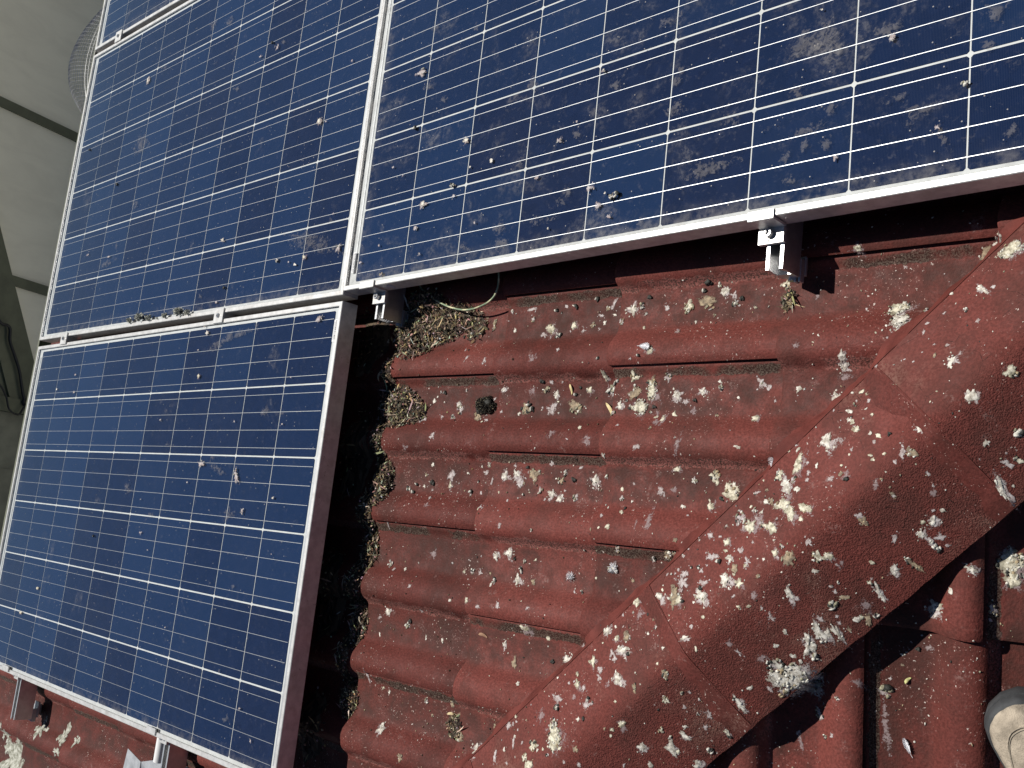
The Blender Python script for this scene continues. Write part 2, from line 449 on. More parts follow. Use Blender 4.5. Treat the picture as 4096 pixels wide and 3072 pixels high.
# ------------------------------------------------------------------ solar panels
def cell_material():
    m, nt, b = newmat('solar_cell'); N = NT(nt); v, rnd = N.coords()
    cr = N.n('ValToRGB'); N.l(rnd, cr.inputs[0]); e = cr.color_ramp.elements
    e[0].color = (.008, .019, .058, 1); e[1].color = (.012, .030, .084, 1)
    x = cr.color_ramp.elements.new(.3); x.color = (.009, .017, .050, 1)
    x = cr.color_ramp.elements.new(.6); x.color = (.010, .025, .072, 1)
    vo = N.voro(v, 60); 
    sepc = N.n('SeparateColor'); N.l(vo.outputs['Color'], sepc.inputs[0])
    col = N.mix(N.math('MULTIPLY', sepc.outputs[0], .12), cr.outputs[0], (.02, .04, .12))
    # silver fingers: fine lines across the busbars
    sx = N.n('SeparateXYZ'); tc = N.n('TexCoord'); N.l(tc.outputs['Object'], sx.inputs[0])
    fr = N.math('FRACT', N.math('MULTIPLY', sx.outputs[0], 500))
    fing = N.math('LESS_THAN', fr, .10)
    col = N.mix(N.math('MULTIPLY', fing, .10), col, (.3, .33, .4))
    N.l(col, b.inputs['Base Color']); b.inputs['Roughness'].default_value = .5; b.inputs['Specular IOR Level'].default_value = .0
    return m
def glass_material(dirt=1.):
    m, nt, b = newmat('panel_glass'); N = NT(nt); nt.nodes.remove(b); v, rnd = N.coords()
    out = nt.nodes['Material Output']
    tr = N.n('BsdfTransparent', i_0=(.97, .98, .98, 1)); gl = N.n('BsdfGlossy'); gl.inputs['Roughness'].default_value = .06; gl.inputs[0].default_value = (.9, .93, 1, 1)
    fr = N.n('Fresnel'); fr.inputs[0].default_value = 1.38
    mx = N.n('MixShader'); N.l(fr.outputs[0], mx.inputs[0]); N.l(tr.outputs[0], mx.inputs[1]); N.l(gl.outputs[0], mx.inputs[2])
    df = N.n('BsdfDiffuse'); df.inputs[0].default_value = (.50, .47, .43, 1)
    dust = N.step(N.noise(v, 5, 4, .65), .35, .75, .0, .006)
    fine = N.math('MULTIPLY', N.step(N.noise(v, 90, 4, .75, .4), .55, .78), .06*dirt)
    pn = N.noise(v, 8, 5, .68, .6)
    patch = N.math('MULTIPLY', N.step(pn, .62 - .10*(dirt > 1), .76), N.step(N.noise(v, 110, 4, .75), .42, .62, .03, .16*dirt))
    vo = N.voro(v, 120); wh = N.n('TexWhiteNoise', noise_dimensions='3D'); N.l(vo.outputs['Position'], wh.inputs['Vector'])
    spk = N.math('MULTIPLY', N.math('MULTIPLY', N.math('LESS_THAN', vo.outputs['Distance'], .13), N.math('GREATER_THAN', wh.outputs['Value'], .90)), .55)
    tc_ = N.n('TexCoord'); sx_ = N.n('SeparateXYZ'); N.l(tc_.outputs['Object'], sx_.inputs[0])
    rim = N.math('ADD', N.step(sx_.outputs[0], -.02, .05, 1., 0.), N.step(sx_.outputs[1], -.01, .035, 1., 0.), clamp=True)     # silt left along the downhill and lower rims
    rim = N.math('MULTIPLY', rim, N.step(N.noise(v, 45, 4, .7), .35, .7, .0, .16*dirt))
    s = N.math('ADD', N.math('ADD', N.math('ADD', dust, fine), N.math('ADD', patch, spk)), rim, clamp=True)
    m2 = N.n('MixShader'); N.l(s, m2.inputs[0]); N.l(mx.outputs[0], m2.inputs[1]); N.l(df.outputs[0], m2.inputs[2])
    N.l(m2.outputs[0], out.inputs[0]); return m
MAT['cell'] = cell_material(); MAT['glass'] = glass_material(); MAT['glass2'] = glass_material(1.4)
PU, PV = .158, .1595
CELLH = PU/2 - .0013; CELLV = PV/2 - .0017; ch = .003
mb = MB(); z = -.0062
mb.prism([(-CELLH+ch, -CELLV), (CELLH-ch, -CELLV), (CELLH, -CELLV+ch), (CELLH, CELLV-ch), (CELLH-ch, CELLV), (-CELLH+ch, CELLV), (-CELLH, CELLV-ch), (-CELLH, -CELLV+ch)], -.0002, .0002, 2)
CELL = mb.me('solar_cell', MAT['cell'])
UL, UR, VB, VT = -.034, 1.58+.0265, -.0165, .957+.0165     # frame outline around the cell field (cell field 0..1.58, 0..0.957)
LIP = .0105
def frame_bar(length, name):
    # section in (q across inward, z); extruded along x
    mb = MB()
    sec = [(0, -.040), (0, -.0012), (.0012, 0), (LIP-.001, 0), (LIP, -.001), (LIP, -.0034), (.0016, -.0034), (.0016, -.0385), (.026, -.0385), (.026, -.040)]
    n = len(sec)
    V = [(q if True else 0, q, z_) for q, z_ in sec] + [(length - q, q, z_) for q, z_ in sec]
    mb.add(V, [tuple(range(n-1, -1, -1)), tuple(range(n, 2*n))] + [(i, (i+1) % n, n+(i+1) % n, n+i) for i in range(n)])
    # drip groove line along the outer face
    return mb.me(name, MAT['alu'])
BARU = frame_bar(UR-UL, 'frame_rail_long'); BARV = frame_bar(VT-VB, 'frame_rail_short')
mb = MB(); mb.add([(UL+.004, VB+.004, -.0034), (UR-.004, VB+.004, -.0034), (UR-.004, VT-.004, -.0034), (UL+.004, VT-.004, -.0034)], [(0, 1, 2, 3)])
mb.V = [v + Vector((0, 0, .0016)) for v in mb.V]
GLASS = mb.me('glass', MAT['glass'])
mb = MB(); mb.box(UL+.004, UR-.004, VB+.004, VT-.004, -.0085, -.0068); BACK = mb.me('backsheet', MAT['backsheet'])
mb = MB(); mb.box(.006, 1.58-.004, -.00042, .00042, -.0060, -.0056); RIB = mb.me('busbar', MAT['ribbon'])
mb = MB(); mb.box(-.0023, .0023, .02, .957-.02, -.0062, -.0058); XRIB = mb.me('bus_ribbon', MAT['ribbon'])
prnd = random.Random(11)
def panel(mw, label, irange=(0, 10), jrange=(0, 6)):
    p = empty('solar_panel', mw)
    tag(p, label, 'solar panel', 'solar panels on the roof')
    for mt, nm in ((Matrix.Translation((UL, VB, 0)), 'frame_rail'), (Matrix.Translation((UR, VT, 0)) @ Matrix.Rotation(math.pi, 4, 'Z'), 'frame_rail')):
        link(nm, BARU, p, None, mt)
    for mt in (Matrix.Translation((UR, VB, 0)) @ Matrix.Rotation(math.pi/2, 4, 'Z'), Matrix.Translation((UL, VT, 0)) @ Matrix.Rotation(-math.pi/2, 4, 'Z')):
        link('frame_rail', BARV, p, None, mt)
    link('glass', GLASS, p); link('backsheet', BACK, p)
    for i in range(*irange):
        for j in range(*jrange):
            link('solar_cell', CELL, p, None, Matrix.Translation(((i+.5)*PU, (j+.5)*PV, -.0064)))
    for j in range(*jrange):
        for q in range(4):
            link('busbar', RIB, p, None, Matrix.Translation((0, j*PV + PV*(q+.5)/4 + (q-1.5)*.0006, 0)))
    link('bus_ribbon', XRIB, p, None, Matrix.Translation((1.58+.007, 0, 0)))
    link('bus_ribbon', XRIB, p, None, Matrix.Translation((-.009, 0, 0)))
    return p
def pmat(u, v, rot, w=0): return M1 @ Matrix.Translation((u, v, w)) @ Matrix.Rotation(rot, 4, 'Z')
PA = panel(pmat(-1.58, 0, 0), 'solar panel with lichen tufts on its lower frame, left of the bracketed one')
PB = panel(M1 @ Matrix.Translation((.0033, -.0469, 0)) @ Matrix.Rotation(.0044, 4, 'Z') @ Matrix.Translation((-1.58, -.957, 0)), 'nearest solar panel at lower left with a wide black shadow along its right side')
PC = panel(pmat(.0557, .0087, .0129), 'large dirt-smeared solar panel at upper right, carried by two bracketed rails')
for ch in PC.children:
    if ch.name.startswith('glass'): ch.data = ch.data.copy(); ch.data.materials[0] = MAT['glass2']
PD = panel(pmat(-1.58, 1.0095, 0), 'solar panel of which only a corner shows, top left beside the wire mesh', (0, 10), (0, 3))
# --- END PANELS
# ------------------------------------------------------------------ rails, clamps, cable
def rail(uc, v0, v1, label, hook_v):
    root = empty('mounting_rail', M1 @ Matrix.Translation((uc, v0, -.0405)))
    tag(root, label, 'rail', 'panel mounting rails')
    h = .014; L = v1 - v0
    sec = [(-h, 0), (-h, -.050), (h, -.050), (h, 0), (h-.0055, 0), (h-.0055, -.012), (h-.003, -.014), (h-.003, -.030), (-h+.003, -.030), (-h+.003, -.014), (-h+.0055, -.012), (-h+.0055, 0)]
    mb = MB(); mb.prism(sec, 0, L, 1)
    link('rail_channel', mb.me('rail_channel', MAT['alu2']), root)
    # roof hook: arm under the rail, down to the tiles
    mb = MB(); mb.box(.004, .008, -.006, .03, -.062, -.0502); mb.box(.011, .015, -.006, .03, -.062, -.0502); mb.box(-.012, .016, .006, .05, -.068, -.0622)
    mb.box(-.030, -.010, .012, .04, -.098, -.0625)
    link('roof_hook', bevel(mb.me('roof_hook', MAT['galv']), .0006), root)
    mb = MB(); mb.cyl((.0, -.004, -.053), .006, .012, 12, axis='y'); link('bolt', mb.me('bolt', MAT['steel'], True, 40), root)
    return root
rail(.109, -.0655, 1.1, 'short rail end under the bracket beside the green and yellow cable', 0)
rail(1.035, -.0615, 1.1, 'rail end under the bracket marked 40mm, casting a square shadow', 0)
rail(-1.374, -1.160, 1.6, 'rail end poking out at the lower left corner beside big lichen', 0)
rail(-.471, -1.150, 1.6, 'rail end at the bottom edge beside the white pipe stub', 0)

def socket_bolt(mb, x, y, z, r=.0068, hgt=.009):
    n = 18; V = []; F = []
    rings = [(r, 0), (r, hgt-.001), (r-.001, hgt), (r*.56, hgt), (r*.5, hgt-.005)]
    for rr, zz in rings:
        for i in range(n):
            a = 2*math.pi*i/n
            if rr < r*.6: rr2 = rr*(1 + .07*math.cos(6*a))
            else: rr2 = rr
            V.append((x+rr2*math.cos(a), y+rr2*math.sin(a), z+zz))
    for k in range(len(rings)-1):
        for i in range(n): F.append((k*n+i, k*n+(i+1) % n, (k+1)*n+(i+1) % n, (k+1)*n+i))
    F.append(tuple((len(rings)-1)*n+i for i in range(n)))
    mb.add(V, F)
def end_clamp(uc, ve, label, lip=(-.021, .021), foot=(-.021, .021), bolt=0, text=None, rot=0):
    root = empty('end_clamp', M1 @ Matrix.Translation((uc, ve, 0)) @ Matrix.Rotation(rot, 4, 'Z'))
    tag(root, label, 'clamp', 'end clamps holding the panel edges')
    mb = MB()
    mb.prism([(-.0005, -.034), (-.0005, .0006), (.0105, .0006), (.0105, .0038), (-.0035, .0038), (-.0045, .0028), (-.0045, -.034)], lip[0], lip[1], 0)
    mb.prism([(-.0046, -.0325), (-.0046, -.0402), (-.028, -.0402), (-.028, -.0325)], foot[0], foot[1], 0)
    mb.box(foot[1]-.004, foot[1]-.0003, -.0275, -.0047, -.0324, -.0322)
    link('clamp_body', bevel(mb.me('clamp_body', MAT['alu']), .0004), root)
    mb = MB(); socket_bolt(mb, bolt, -.0135, -.0325)
    link('socket_bolt', mb.me('socket_bolt', MAT['steel'], True, 35), root)
    if text:
        cu = bpy.data.curves.new('stamp', 'FONT'); cu.body = text; cu.size = .0072; cu.extrude = .0001; cu.align_x = 'CENTER'
        tmp = bpy.data.objects.new('stamp', cu); me = bpy.data.meshes.new_from_object(tmp); me.name = 'stamped_text'
        bpy.data.objects.remove(tmp); me.materials.clear(); me.materials.append(MAT['darkgrey'])
        link('stamped_text', me, root, None, Matrix.Translation((.001, -.0262, -.0322)))
    return root
MAT['darkgrey'] = simple('dark_print', (.12, .12, .115), .7)
end_clamp(1.033, -.0005+.0045, 'end clamp with socket bolt stamped 40mm, right of the pair', (-.021, .021), (-.0235, .0185), -.004, '40mm', .0129)
end_clamp(.110, -.0076+.001, 'end clamp with socket bolt beside the corner where three panels meet', (-.0235, .0235), (-.0195, .0205), -.001, None, .0129)
end_clamp(-1.382, -1.0185, 'grey end clamp at the far lower left corner of the nearest panel', (-.024, .024), (-.016, .016), 0, None, .0044)
end_clamp(-.476, -1.0150, 'grey end clamp above the white pipe stub', (-.021, .021), (-.016, .016), 0, None, .0044)
def mid_clamp(uc, vc, label, hw=.0215):
    root = empty('mid_clamp', M1 @ Matrix.Translation((uc, vc, 0)))
    tag(root, label, 'clamp', 'mid clamps between panels')
    mb = MB(); mb.prism([(-.0185, .0006), (-.0185, .0040), (.0185, .0040), (.0185, .0006), (.0085, .0006), (.0085, -.030), (-.0085, -.030), (-.0085, .0006)], -hw, hw, 0)
    link('clamp_body', bevel(mb.me('clamp_body', MAT['alu']), .0005), root)
    mb = MB(); socket_bolt(mb, 0, 0, .0040, .0058, .0035); link('socket_bolt', mb.me('socket_bolt', MAT['steel'], True, 35), root)
mid_clamp(-.478, -.0238, 'mid clamp right of the lichen tufts between two panels')
mid_clamp(-1.408, -.0240, 'mid clamp near the far left corner between two panels')
mid_clamp(-1.426, .990, 'mid clamp at the top left beside the wire mesh')

def cable(name, pts, r, mats, label, cat, n=8, twist=1.1, sub=8):
    P = [Vector(p) for p in pts]; out = []
    for i in range(len(P)-1):
        p0, p1, p2, p3 = P[max(i-1, 0)], P[i], P[i+1], P[min(i+2, len(P)-1)]
        for k in range(sub):
            t = k/sub
            out.append(.5*((2*p1) + (-p0+p2)*t + (2*p0-5*p1+4*p2-p3)*t*t + (-p0+3*p1-3*p2+p3)*t**3))
    out.append(P[-1])
    mb = MB(); mb.tube(out, r, n)
    if len(mats) > 1:
        for f in range((len(out)-1)*n):
            ring, k = divmod(f, n); mb.I[f] = 1 if (k + int(ring*twist)) % n < n*.34 else 0
    o = link(name, mb.me(name, mats, True)); tag(o, label, cat); return o
MAT['green'] = simple('green_pvc', (.22, .29, .18), .4); MAT['yellow'] = simple('yellow_pvc', (.58, .55, .34), .4)
MAT['black'] = simple('black_pvc', (.012, .012, .013), .5)
cable('earth_cable', [P1(.13, .10, -.075), P1(.150, .045, -.085), P1(.168, .010, -.094), P1(.2103, -.017, -.0965), P1(.2568, -.037, -.098), P1(.3037, -.0481, -.098), P1(.3439, -.0479, -.096), P1(.3845, -.0374, -.093), P1(.402, -.0183, -.091), P1(.408, .012, -.085), P1(.405, .06, -.07), P1(.39, .12, -.06)], .0019, [MAT['green'], MAT['yellow']], 'green and yellow earth cable hanging in a loop below the panel', 'cable')

# pipe stub and folded plate at the bottom edge
mb = MB(); a, b_ = P1(-.535, -1.040, -.062), P1(-.543, -1.100, -.066)
mb.tube([a, a.lerp(b_, .3), a.lerp(b_, .7), b_], .0125, 20)
tag(link('pipe_stub', mb.me('pipe_stub', MAT['pvc'], True, 40)), 'short white plastic pipe stub beside a rail at the bottom edge', 'pipe')
mb = MB()
q = [P1(-.7106, -1.105, -.07), P1(-.6358, -1.1208, -.07), P1(-.645, -1.20, -.075), P1(-.735, -1.20, -.075)]
e = [P1(-.6358, -1.1208, -.0701), P1(-.630, -1.1190, -.112), P1(-.640, -1.20, -.115), P1(-.645, -1.20, -.0751)]
nv = (M1.to_3x3() @ Vector((0, 0, 1)))*.0016
mb.add(q + [p - nv for p in q], [(0, 3, 2, 1), (4, 5, 6, 7), (0, 1, 5, 4), (1, 2, 6, 5), (2, 3, 7, 6), (3, 0, 4, 7)])
sv_ = (M1.to_3x3() @ Vector((-1, 0, 0)))*.0016
mb.add(e + [p + sv_ for p in e], [(0, 1, 2, 3), (4, 7, 6, 5), (0, 4, 5, 1), (1, 5, 6, 2), (2, 6, 7, 3), (3, 7, 4, 0)])
e2 = [P1(-.634, -1.1205, -.0705), P1(-.55, -1.096, -.082), P1(-.55, -1.18, -.09), P1(-.642, -1.20, -.09)]
mb.add(e2 + [p - nv for p in e2], [(0, 3, 2, 1), (4, 5, 6, 7), (0, 1, 5, 4), (1, 2, 6, 5), (2, 3, 7, 6), (3, 0, 4, 7)])
tag(link('folded_plate', mb.me('folded_plate', MAT['galv'])), 'grey folded metal plate under the nearest panel at the bottom edge', 'plate')

# barcode stickers on the panel margins
def sticker(parent, u, v, w, l, seed, ang=0):
    mb = MB(); mb.box(-w/2, w/2, -l/2, l/2, 0, .0002)
    o = link('serial_sticker', mb.me('serial_sticker', MAT['pvc']), parent, None, Matrix.Translation((u, v, -.0016)) @ Matrix.Rotation(ang, 4, 'Z'))
    rr = random.Random(seed); mb = MB(); y = -l/2 + .002
    while y < l/2 - .002:
        t = rr.choice((.0003, .0006, .0009)); mb.box(-w*.05, w*.42, y, y+t, .0002, .0003); y += t + rr.choice((.0004, .0007, .0011))
    y = -l/2 + .004
    while y < l/2 - .004:
        mb.box(-w*.36, -w*.16, y, y+.0005, .0002, .0003); y += .0016
    link('barcode', mb.me('barcode', MAT['black']), o)
sticker(PB, 1.58+.0105, .957-.0469, .0105, .048, 1)
sticker(PC, -.0085, .044, .0085, .045, 2)
mb = MB(); mb.cyl((0, 0, 0), .010, .0006, 20, axis='y')
link('round_sticker', mb.me('round_sticker', simple('grey_sticker', (.42, .41, .43), .5)), PC, None, Matrix.Translation((.105, VB-.0007, -.021)))

# ------------------------------------------------------------------ wire mesh by the far corner
def smooth(a): return a*a*(3-2*a)
mb = MB(); NU, NV = 20, 36
def mp(i, j):
    s = j/NV; t = i/NU                       # s along the panel edge, t outward
    v = .74 + .46*s
    bulge = math.sin(math.pi*min(1, max(0, s*1.02)))**.75
    u = -1.60 - .235*t*bulge - .02*t
    w = -.045 + .085*math.sin(t*math.pi*.62)*bulge - .05*t*t
    v += .10*t*(s-.1)
    return P1(u, v, w)
for i in range(NU+1): mb.tube([mp(i, j) for j in range(NV+1)], .0008, 3)
for j in range(NV+1): mb.tube([mp(i, j) for i in range(NU+1)], .0008, 3)
tag(link('wire_mesh', mb.me('wire_mesh', simple('galvanised_wire', (.58, .59, .58), .45, .4))), 'curled grey wire bird mesh sticking out beyond the far panel corner', 'mesh')

# ------------------------------------------------------------------ neighbour's gable wall, ground
def wall_material():
    m, nt, b = newmat('weathered_sheet'); N = NT(nt); tc = N.n('TexCoord')
    mp_ = N.n('Mapping'); mp_.inputs['Scale'].default_value = (.6, 2.4, .8); N.l(tc.outputs['Object'], mp_.inputs['Vector'])
    f = N.noise(mp_.outputs[0], 2.2, 6, .62, .5); g_ = N.noise(tc.outputs['Object'], 3, 4, .5)
    col = N.mix(N.step(f, .36, .68), (.86, .82, .67), (.79, .75, .61))
    col = N.mix(N.math('MULTIPLY', N.step(g_, .5, .72), .35), col, (.74, .70, .57))
    N.l(col, b.inputs['Base Color']); b.inputs['Roughness'].default_value = .85; return m
MAT['sheet'] = wall_material()
wx = -7.26
GZ = -5.3
wall = empty('gable_wall', Matrix.Translation((wx, 0, GZ)))
tag(wall, "neighbour's shaded grey gable wall with olive green battens, far left", 'wall')
def wpart(name, poly, x0, x1, mat):
    mb = MB(); mb.prism(poly, x0-wx, x1-wx, 0); mb.V = [v - Vector((0, 0, GZ)) for v in mb.V]
    link(name, mb.me(name, mat), wall)
rake = lambda y: -3.839 + (y-(1.653))*.521
wpart('wall_sheet', [(2.953, GZ), (7.025, GZ), (7.025, rake(7.025)+0.1), (2.953, rake(2.953)+0.1)], wx-0.12, wx+0, MAT['sheet'])
wpart('wall_sheet', [(1.417, GZ), (2.917, GZ), (2.917, rake(2.917)+0.1), (1.417, rake(1.417)+0.1)], wx-0.12, wx+0, MAT['sheet'])
wpart('wall_sheet', [(0.337, GZ), (1.369, GZ), (1.369, rake(1.369)+0.1), (0.337, rake(0.337)+0.1)], wx-0.12, wx+0, MAT['sheet'])
wpart('cover_batten', [(2.893, GZ), (2.977, GZ), (2.977, rake(2.977)+0), (2.893, rake(2.893)+0)], wx-0.02, wx+0.03, MAT['olive'])
wpart('cover_batten', [(1.349, GZ), (1.438, GZ), (1.438, rake(1.438)+0), (1.349, rake(1.349)+0)], wx-0.02, wx+0.03, MAT['olive'])
wpart('cover_batten', [(4.433, GZ), (4.513, GZ), (4.513, rake(4.513)+0), (4.433, rake(4.433)+0)], wx-0.02, wx+0.03, MAT['olive'])
wpart('barge_board', [(0.273, rake(0.273)-0.03), (7.025, rake(7.025)+0), (7.025, rake(7.025)+0.34), (0.273, rake(0.273)+0.34)], wx-.08, wx+.05, MAT['olive'])
wpart('gable_trim', [(0.273, rake(0.273)+0.34), (7.025, rake(7.025)+0.34), (7.025, rake(7.025)+0.6), (0.273, rake(0.273)+0.6)], wx-.5, wx+.02, simple('olive_trim', (.10, .108, .072), .6, 0, 5, .2))
wpart('corner_board', [(0.209, GZ), (0.337, GZ), (0.337, -3.403), (0.209, -3.403)], wx-.1, wx+.07, MAT['olive'])
side = simple('olive_grey_board', (.20, .20, .15), .7, 0, 5, .2)
wpart('lower_board', [(-0.335, GZ), (0.206, GZ), (0.206, -3.563), (-0.335, -3.563)], wx-.1, wx+.006, side)
wpart('lower_board', [(-3.535, GZ), (-0.306, GZ), (-0.306, -3.563), (-3.535, -3.563)], wx-.1, wx+.014, side)
cable('wall_cable', [(wx+.09, 1.505, -3.595), (wx+.09, 1.019, -3.883), (wx+.09, 0.958, -4.019), (wx+.09, 0.838, -4.051), (wx+.09, 0.72, -4.123), (wx+.09, 0.6, -4.195), (wx+.09, 0.462, -4.251), (wx+.09, 0.358, -4.299), (wx+.09, 0.273, -4.395), (wx+.09, 0.257, -5.163)], .014, [MAT['black']], "black cable clipped along the neighbour's green barge board", 'cable')
cable('loose_cable', [(wx+.12, 0.385, -4.363), (wx+.12, 0.273, -4.299), (wx+.12, 0.193, -4.251), (wx+.12, 0.225, -4.155), (wx+.12, 0.321, -4.107), (wx+.12, 0.401, -4.043), (wx+.12, 0.465, -3.963)], .009, [MAT['black']], 'thin loose black cable looping on the far wall corner', 'cable')
mb = MB(); mb.add([(-60, -60, GZ), (60, -60, GZ), (60, 60, GZ), (-60, 60, GZ)], [(0, 1, 2, 3)])
tag(link('ground', mb.me('ground', simple('pale_concrete', (.52, .49, .43), .9, 0, 3, .15))), kind='structure')

# ------------------------------------------------------------------ bird droppings, litter
def film_material(name, c0, c1, dens, rough=.85, ns=260, edge=.5, bump=.5, amax=1.):
    m, nt, b = newmat(name); N = NT(nt); v, rnd = N.coords()
    uv = N.n('UVMap', uv_map='rad'); sx = N.n('SeparateXYZ'); N.l(uv.outputs[0], sx.inputs[0]); rad = sx.outputs[0]
    n1 = N.noise(v, ns, 4, .7); n2 = N.noise(v, ns*.3, 3, .6, .5)
    col = N.mix(N.step(N.noise(v, ns*.5, 3, .6), .35, .65), c0, c1)
    N.l(col, b.inputs['Base Color']); b.inputs['Roughness'].default_value = rough
    mixn = N.math('ADD', N.math('MULTIPLY', n1, .55), N.math('MULTIPLY', n2, .45))
    thr = N.math('ADD', N.math('MULTIPLY', N.math('POWER', rad, 1.6), edge), dens)          # rises towards the rim
    al = N.math('MULTIPLY', N.math('MULTIPLY', N.math('SUBTRACT', mixn, thr), 12., clamp=True), amax)
    N.l(al, b.inputs['Alpha'])
    N.l(N.bump(n1, bump, .002), b.inputs['Normal'])
    return m
MAT['W'] = film_material('chalky_white', (.78, .74, .65), (.36, .32, .26), .26, edge=.34, ns=300)
MAT['w'] = film_material('thin_white', (.62, .57, .55), (.40, .32, .30), .36, edge=.26, ns=380, amax=.85)
MAT['Y'] = film_material('cream_dropping', (.74, .69, .54), (.30, .27, .19), .26, edge=.34, ns=300)
MAT['t'] = film_material('tan_crust', (.40, .31, .20), (.17, .13, .09), .30, edge=.32)
MAT['f'] = film_material('pale_film', (.46, .38, .37), (.34, .25, .25), .40, edge=.20, bump=.1, ns=380, amax=.6)
MAT['G'] = film_material('glass_smear', (.42, .39, .36), (.26, .24, .22), .43, edge=.12, ns=210, bump=.1, amax=.22)
MAT['l'] = film_material('pale_lichen', (.52, .52, .45), (.20, .20, .15), .24, edge=.26, ns=190)
MAT['lumpw'] = simple('dropping_lump', (.56, .54, .47), .85, 0, 260, .5, .6, 500)
MAT['lumpd'] = simple('dark_pellet', (.030, .030, .024), .7, 0, 220, .5, .6, 500)
MAT['lumpg'] = simple('grey_green_crumb', (.27, .25, .17), .9, 0, 300, .55, .6, 500)
MAT['lumpt'] = simple('tan_crumb', (.36, .28, .17), .9, 0, 300, .45, .6, 500)
MAT['moss'] = simple('black_moss', (.022, .017, .011), .95, 0, 200, .5)
LIDX = ['lumpw', 'lumpd', 'lumpg', 'lumpt']
class Surf:
    """Either the roof (plan x,y) or the glass of the panels (u,v)."""
    def __init__(s, glass): s.glass = glass
    def at(s, x, y):
        if s.glass: return P1(x, y, -.0016), M1.to_3x3() @ Vector((0, 0, 1))
        h, n = drop(x, y)
        if h is None: return None, None
        return h, (n if n.z > 0 else -n)
ROOF, PANEL = Surf(False), Surf(True)
ICO = None
def ico():
    global ICO
    if ICO is None:
        bm = bmesh.new(); bmesh.ops.create_icosphere(bm, subdivisions=1, radius=1)
        ICO = ([v.co.copy() for v in bm.verts], [tuple(v.index for v in f.verts) for f in bm.faces]); bm.free()
    return ICO
class Splat:
    def __init__(s): s.V = []; s.F = []; s.I = []; s.UV = {}; s.mats = []
    def mi(s, m):
        if m not in s.mats: s.mats.append(m)
        return s.mats.index(m)
    def patch(s, surf, x, y, r, sx, sy, ang, mat, h, rnd, lobes=.55, rings=4, seg=20):
        b = len(s.V); so = rnd.uniform(0, 100); ca, sa = math.cos(ang), math.sin(ang)
        def rr(a): return .72 + lobes*(noise.noise(Vector((math.cos(a)*1.3, math.sin(a)*1.3, so))) + .5*noise.noise(Vector((math.cos(a)*3.1, math.sin(a)*3.1, so+9))))
        pts = [(0, 0, 0)] + [(k/rings, i, 1) for k in range(1, rings+1) for i in range(seg)]
        for f, i, _ in pts:
            a = 2*math.pi*i/seg + f*.2; R_ = r*max(.25, rr(a))*f
            px, py = R_*math.cos(a)*sx, R_*math.sin(a)*sy
            q, n = surf.at(x + px*ca - py*sa, y + px*sa + py*ca)
            if q is None: q, n = s.V[b] if len(s.V) > b else Vector((x, y, 0)), Vector((0, 0, 1))
            hh = .0005 + h*(1-f*f)*(.55 + .9*noise.noise(Vector((px*260, py*260, so)))) if f < 1 else .0003
            s.V.append(q + n*max(.0003, hh)); s.UV[len(s.V)-1] = f
        mi = s.mi(mat)
        for i in range(seg): s.F.append((b, b+1+i, b+1+(i+1) % seg)); s.I.append(mi)
        for k in range(rings-1):
            o = b+1+k*seg
            for i in range(seg): s.F.append((o+i, o+seg+i, o+seg+(i+1) % seg, o+(i+1) % seg)); s.I.append(mi)
    def lump(s, surf, x, y, r, mat, rnd, flat=.6, lift=.35):
        q, n = surf.at(x, y)
        if q is None: return
        V, F = ico(); b = len(s.V); so = rnd.uniform(0, 99); rot = Matrix.Rotation(rnd.uniform(0, 6.3), 3, 'Z'); st = rnd.uniform(.7, 1.5)
        up = n.to_track_quat('Z', 'Y').to_matrix()
        for v in V:
            w = v*(1 + .95*noise.noise(v*1.7 + Vector((so, 0, 0))))
            w = rot @ Vector((w.x*st, w.y/st, w.z*flat)); s.V.append(q + up @ (w*r) + n*(r*lift*flat))
        mi = s.mi(mat)
        for f in F: s.F.append(tuple(i+b for i in f)); s.I.append(mi)
    def me(s, name):
        m = mesh(name, s.V, s.F, [MAT[k] for k in s.mats], True, s.I)
        uvl = m.uv_layers.new(name='rad')
        for lp in m.loops: uvl.data[lp.index].uv = (s.UV.get(lp.vertex_index, 0), 0)
        return m
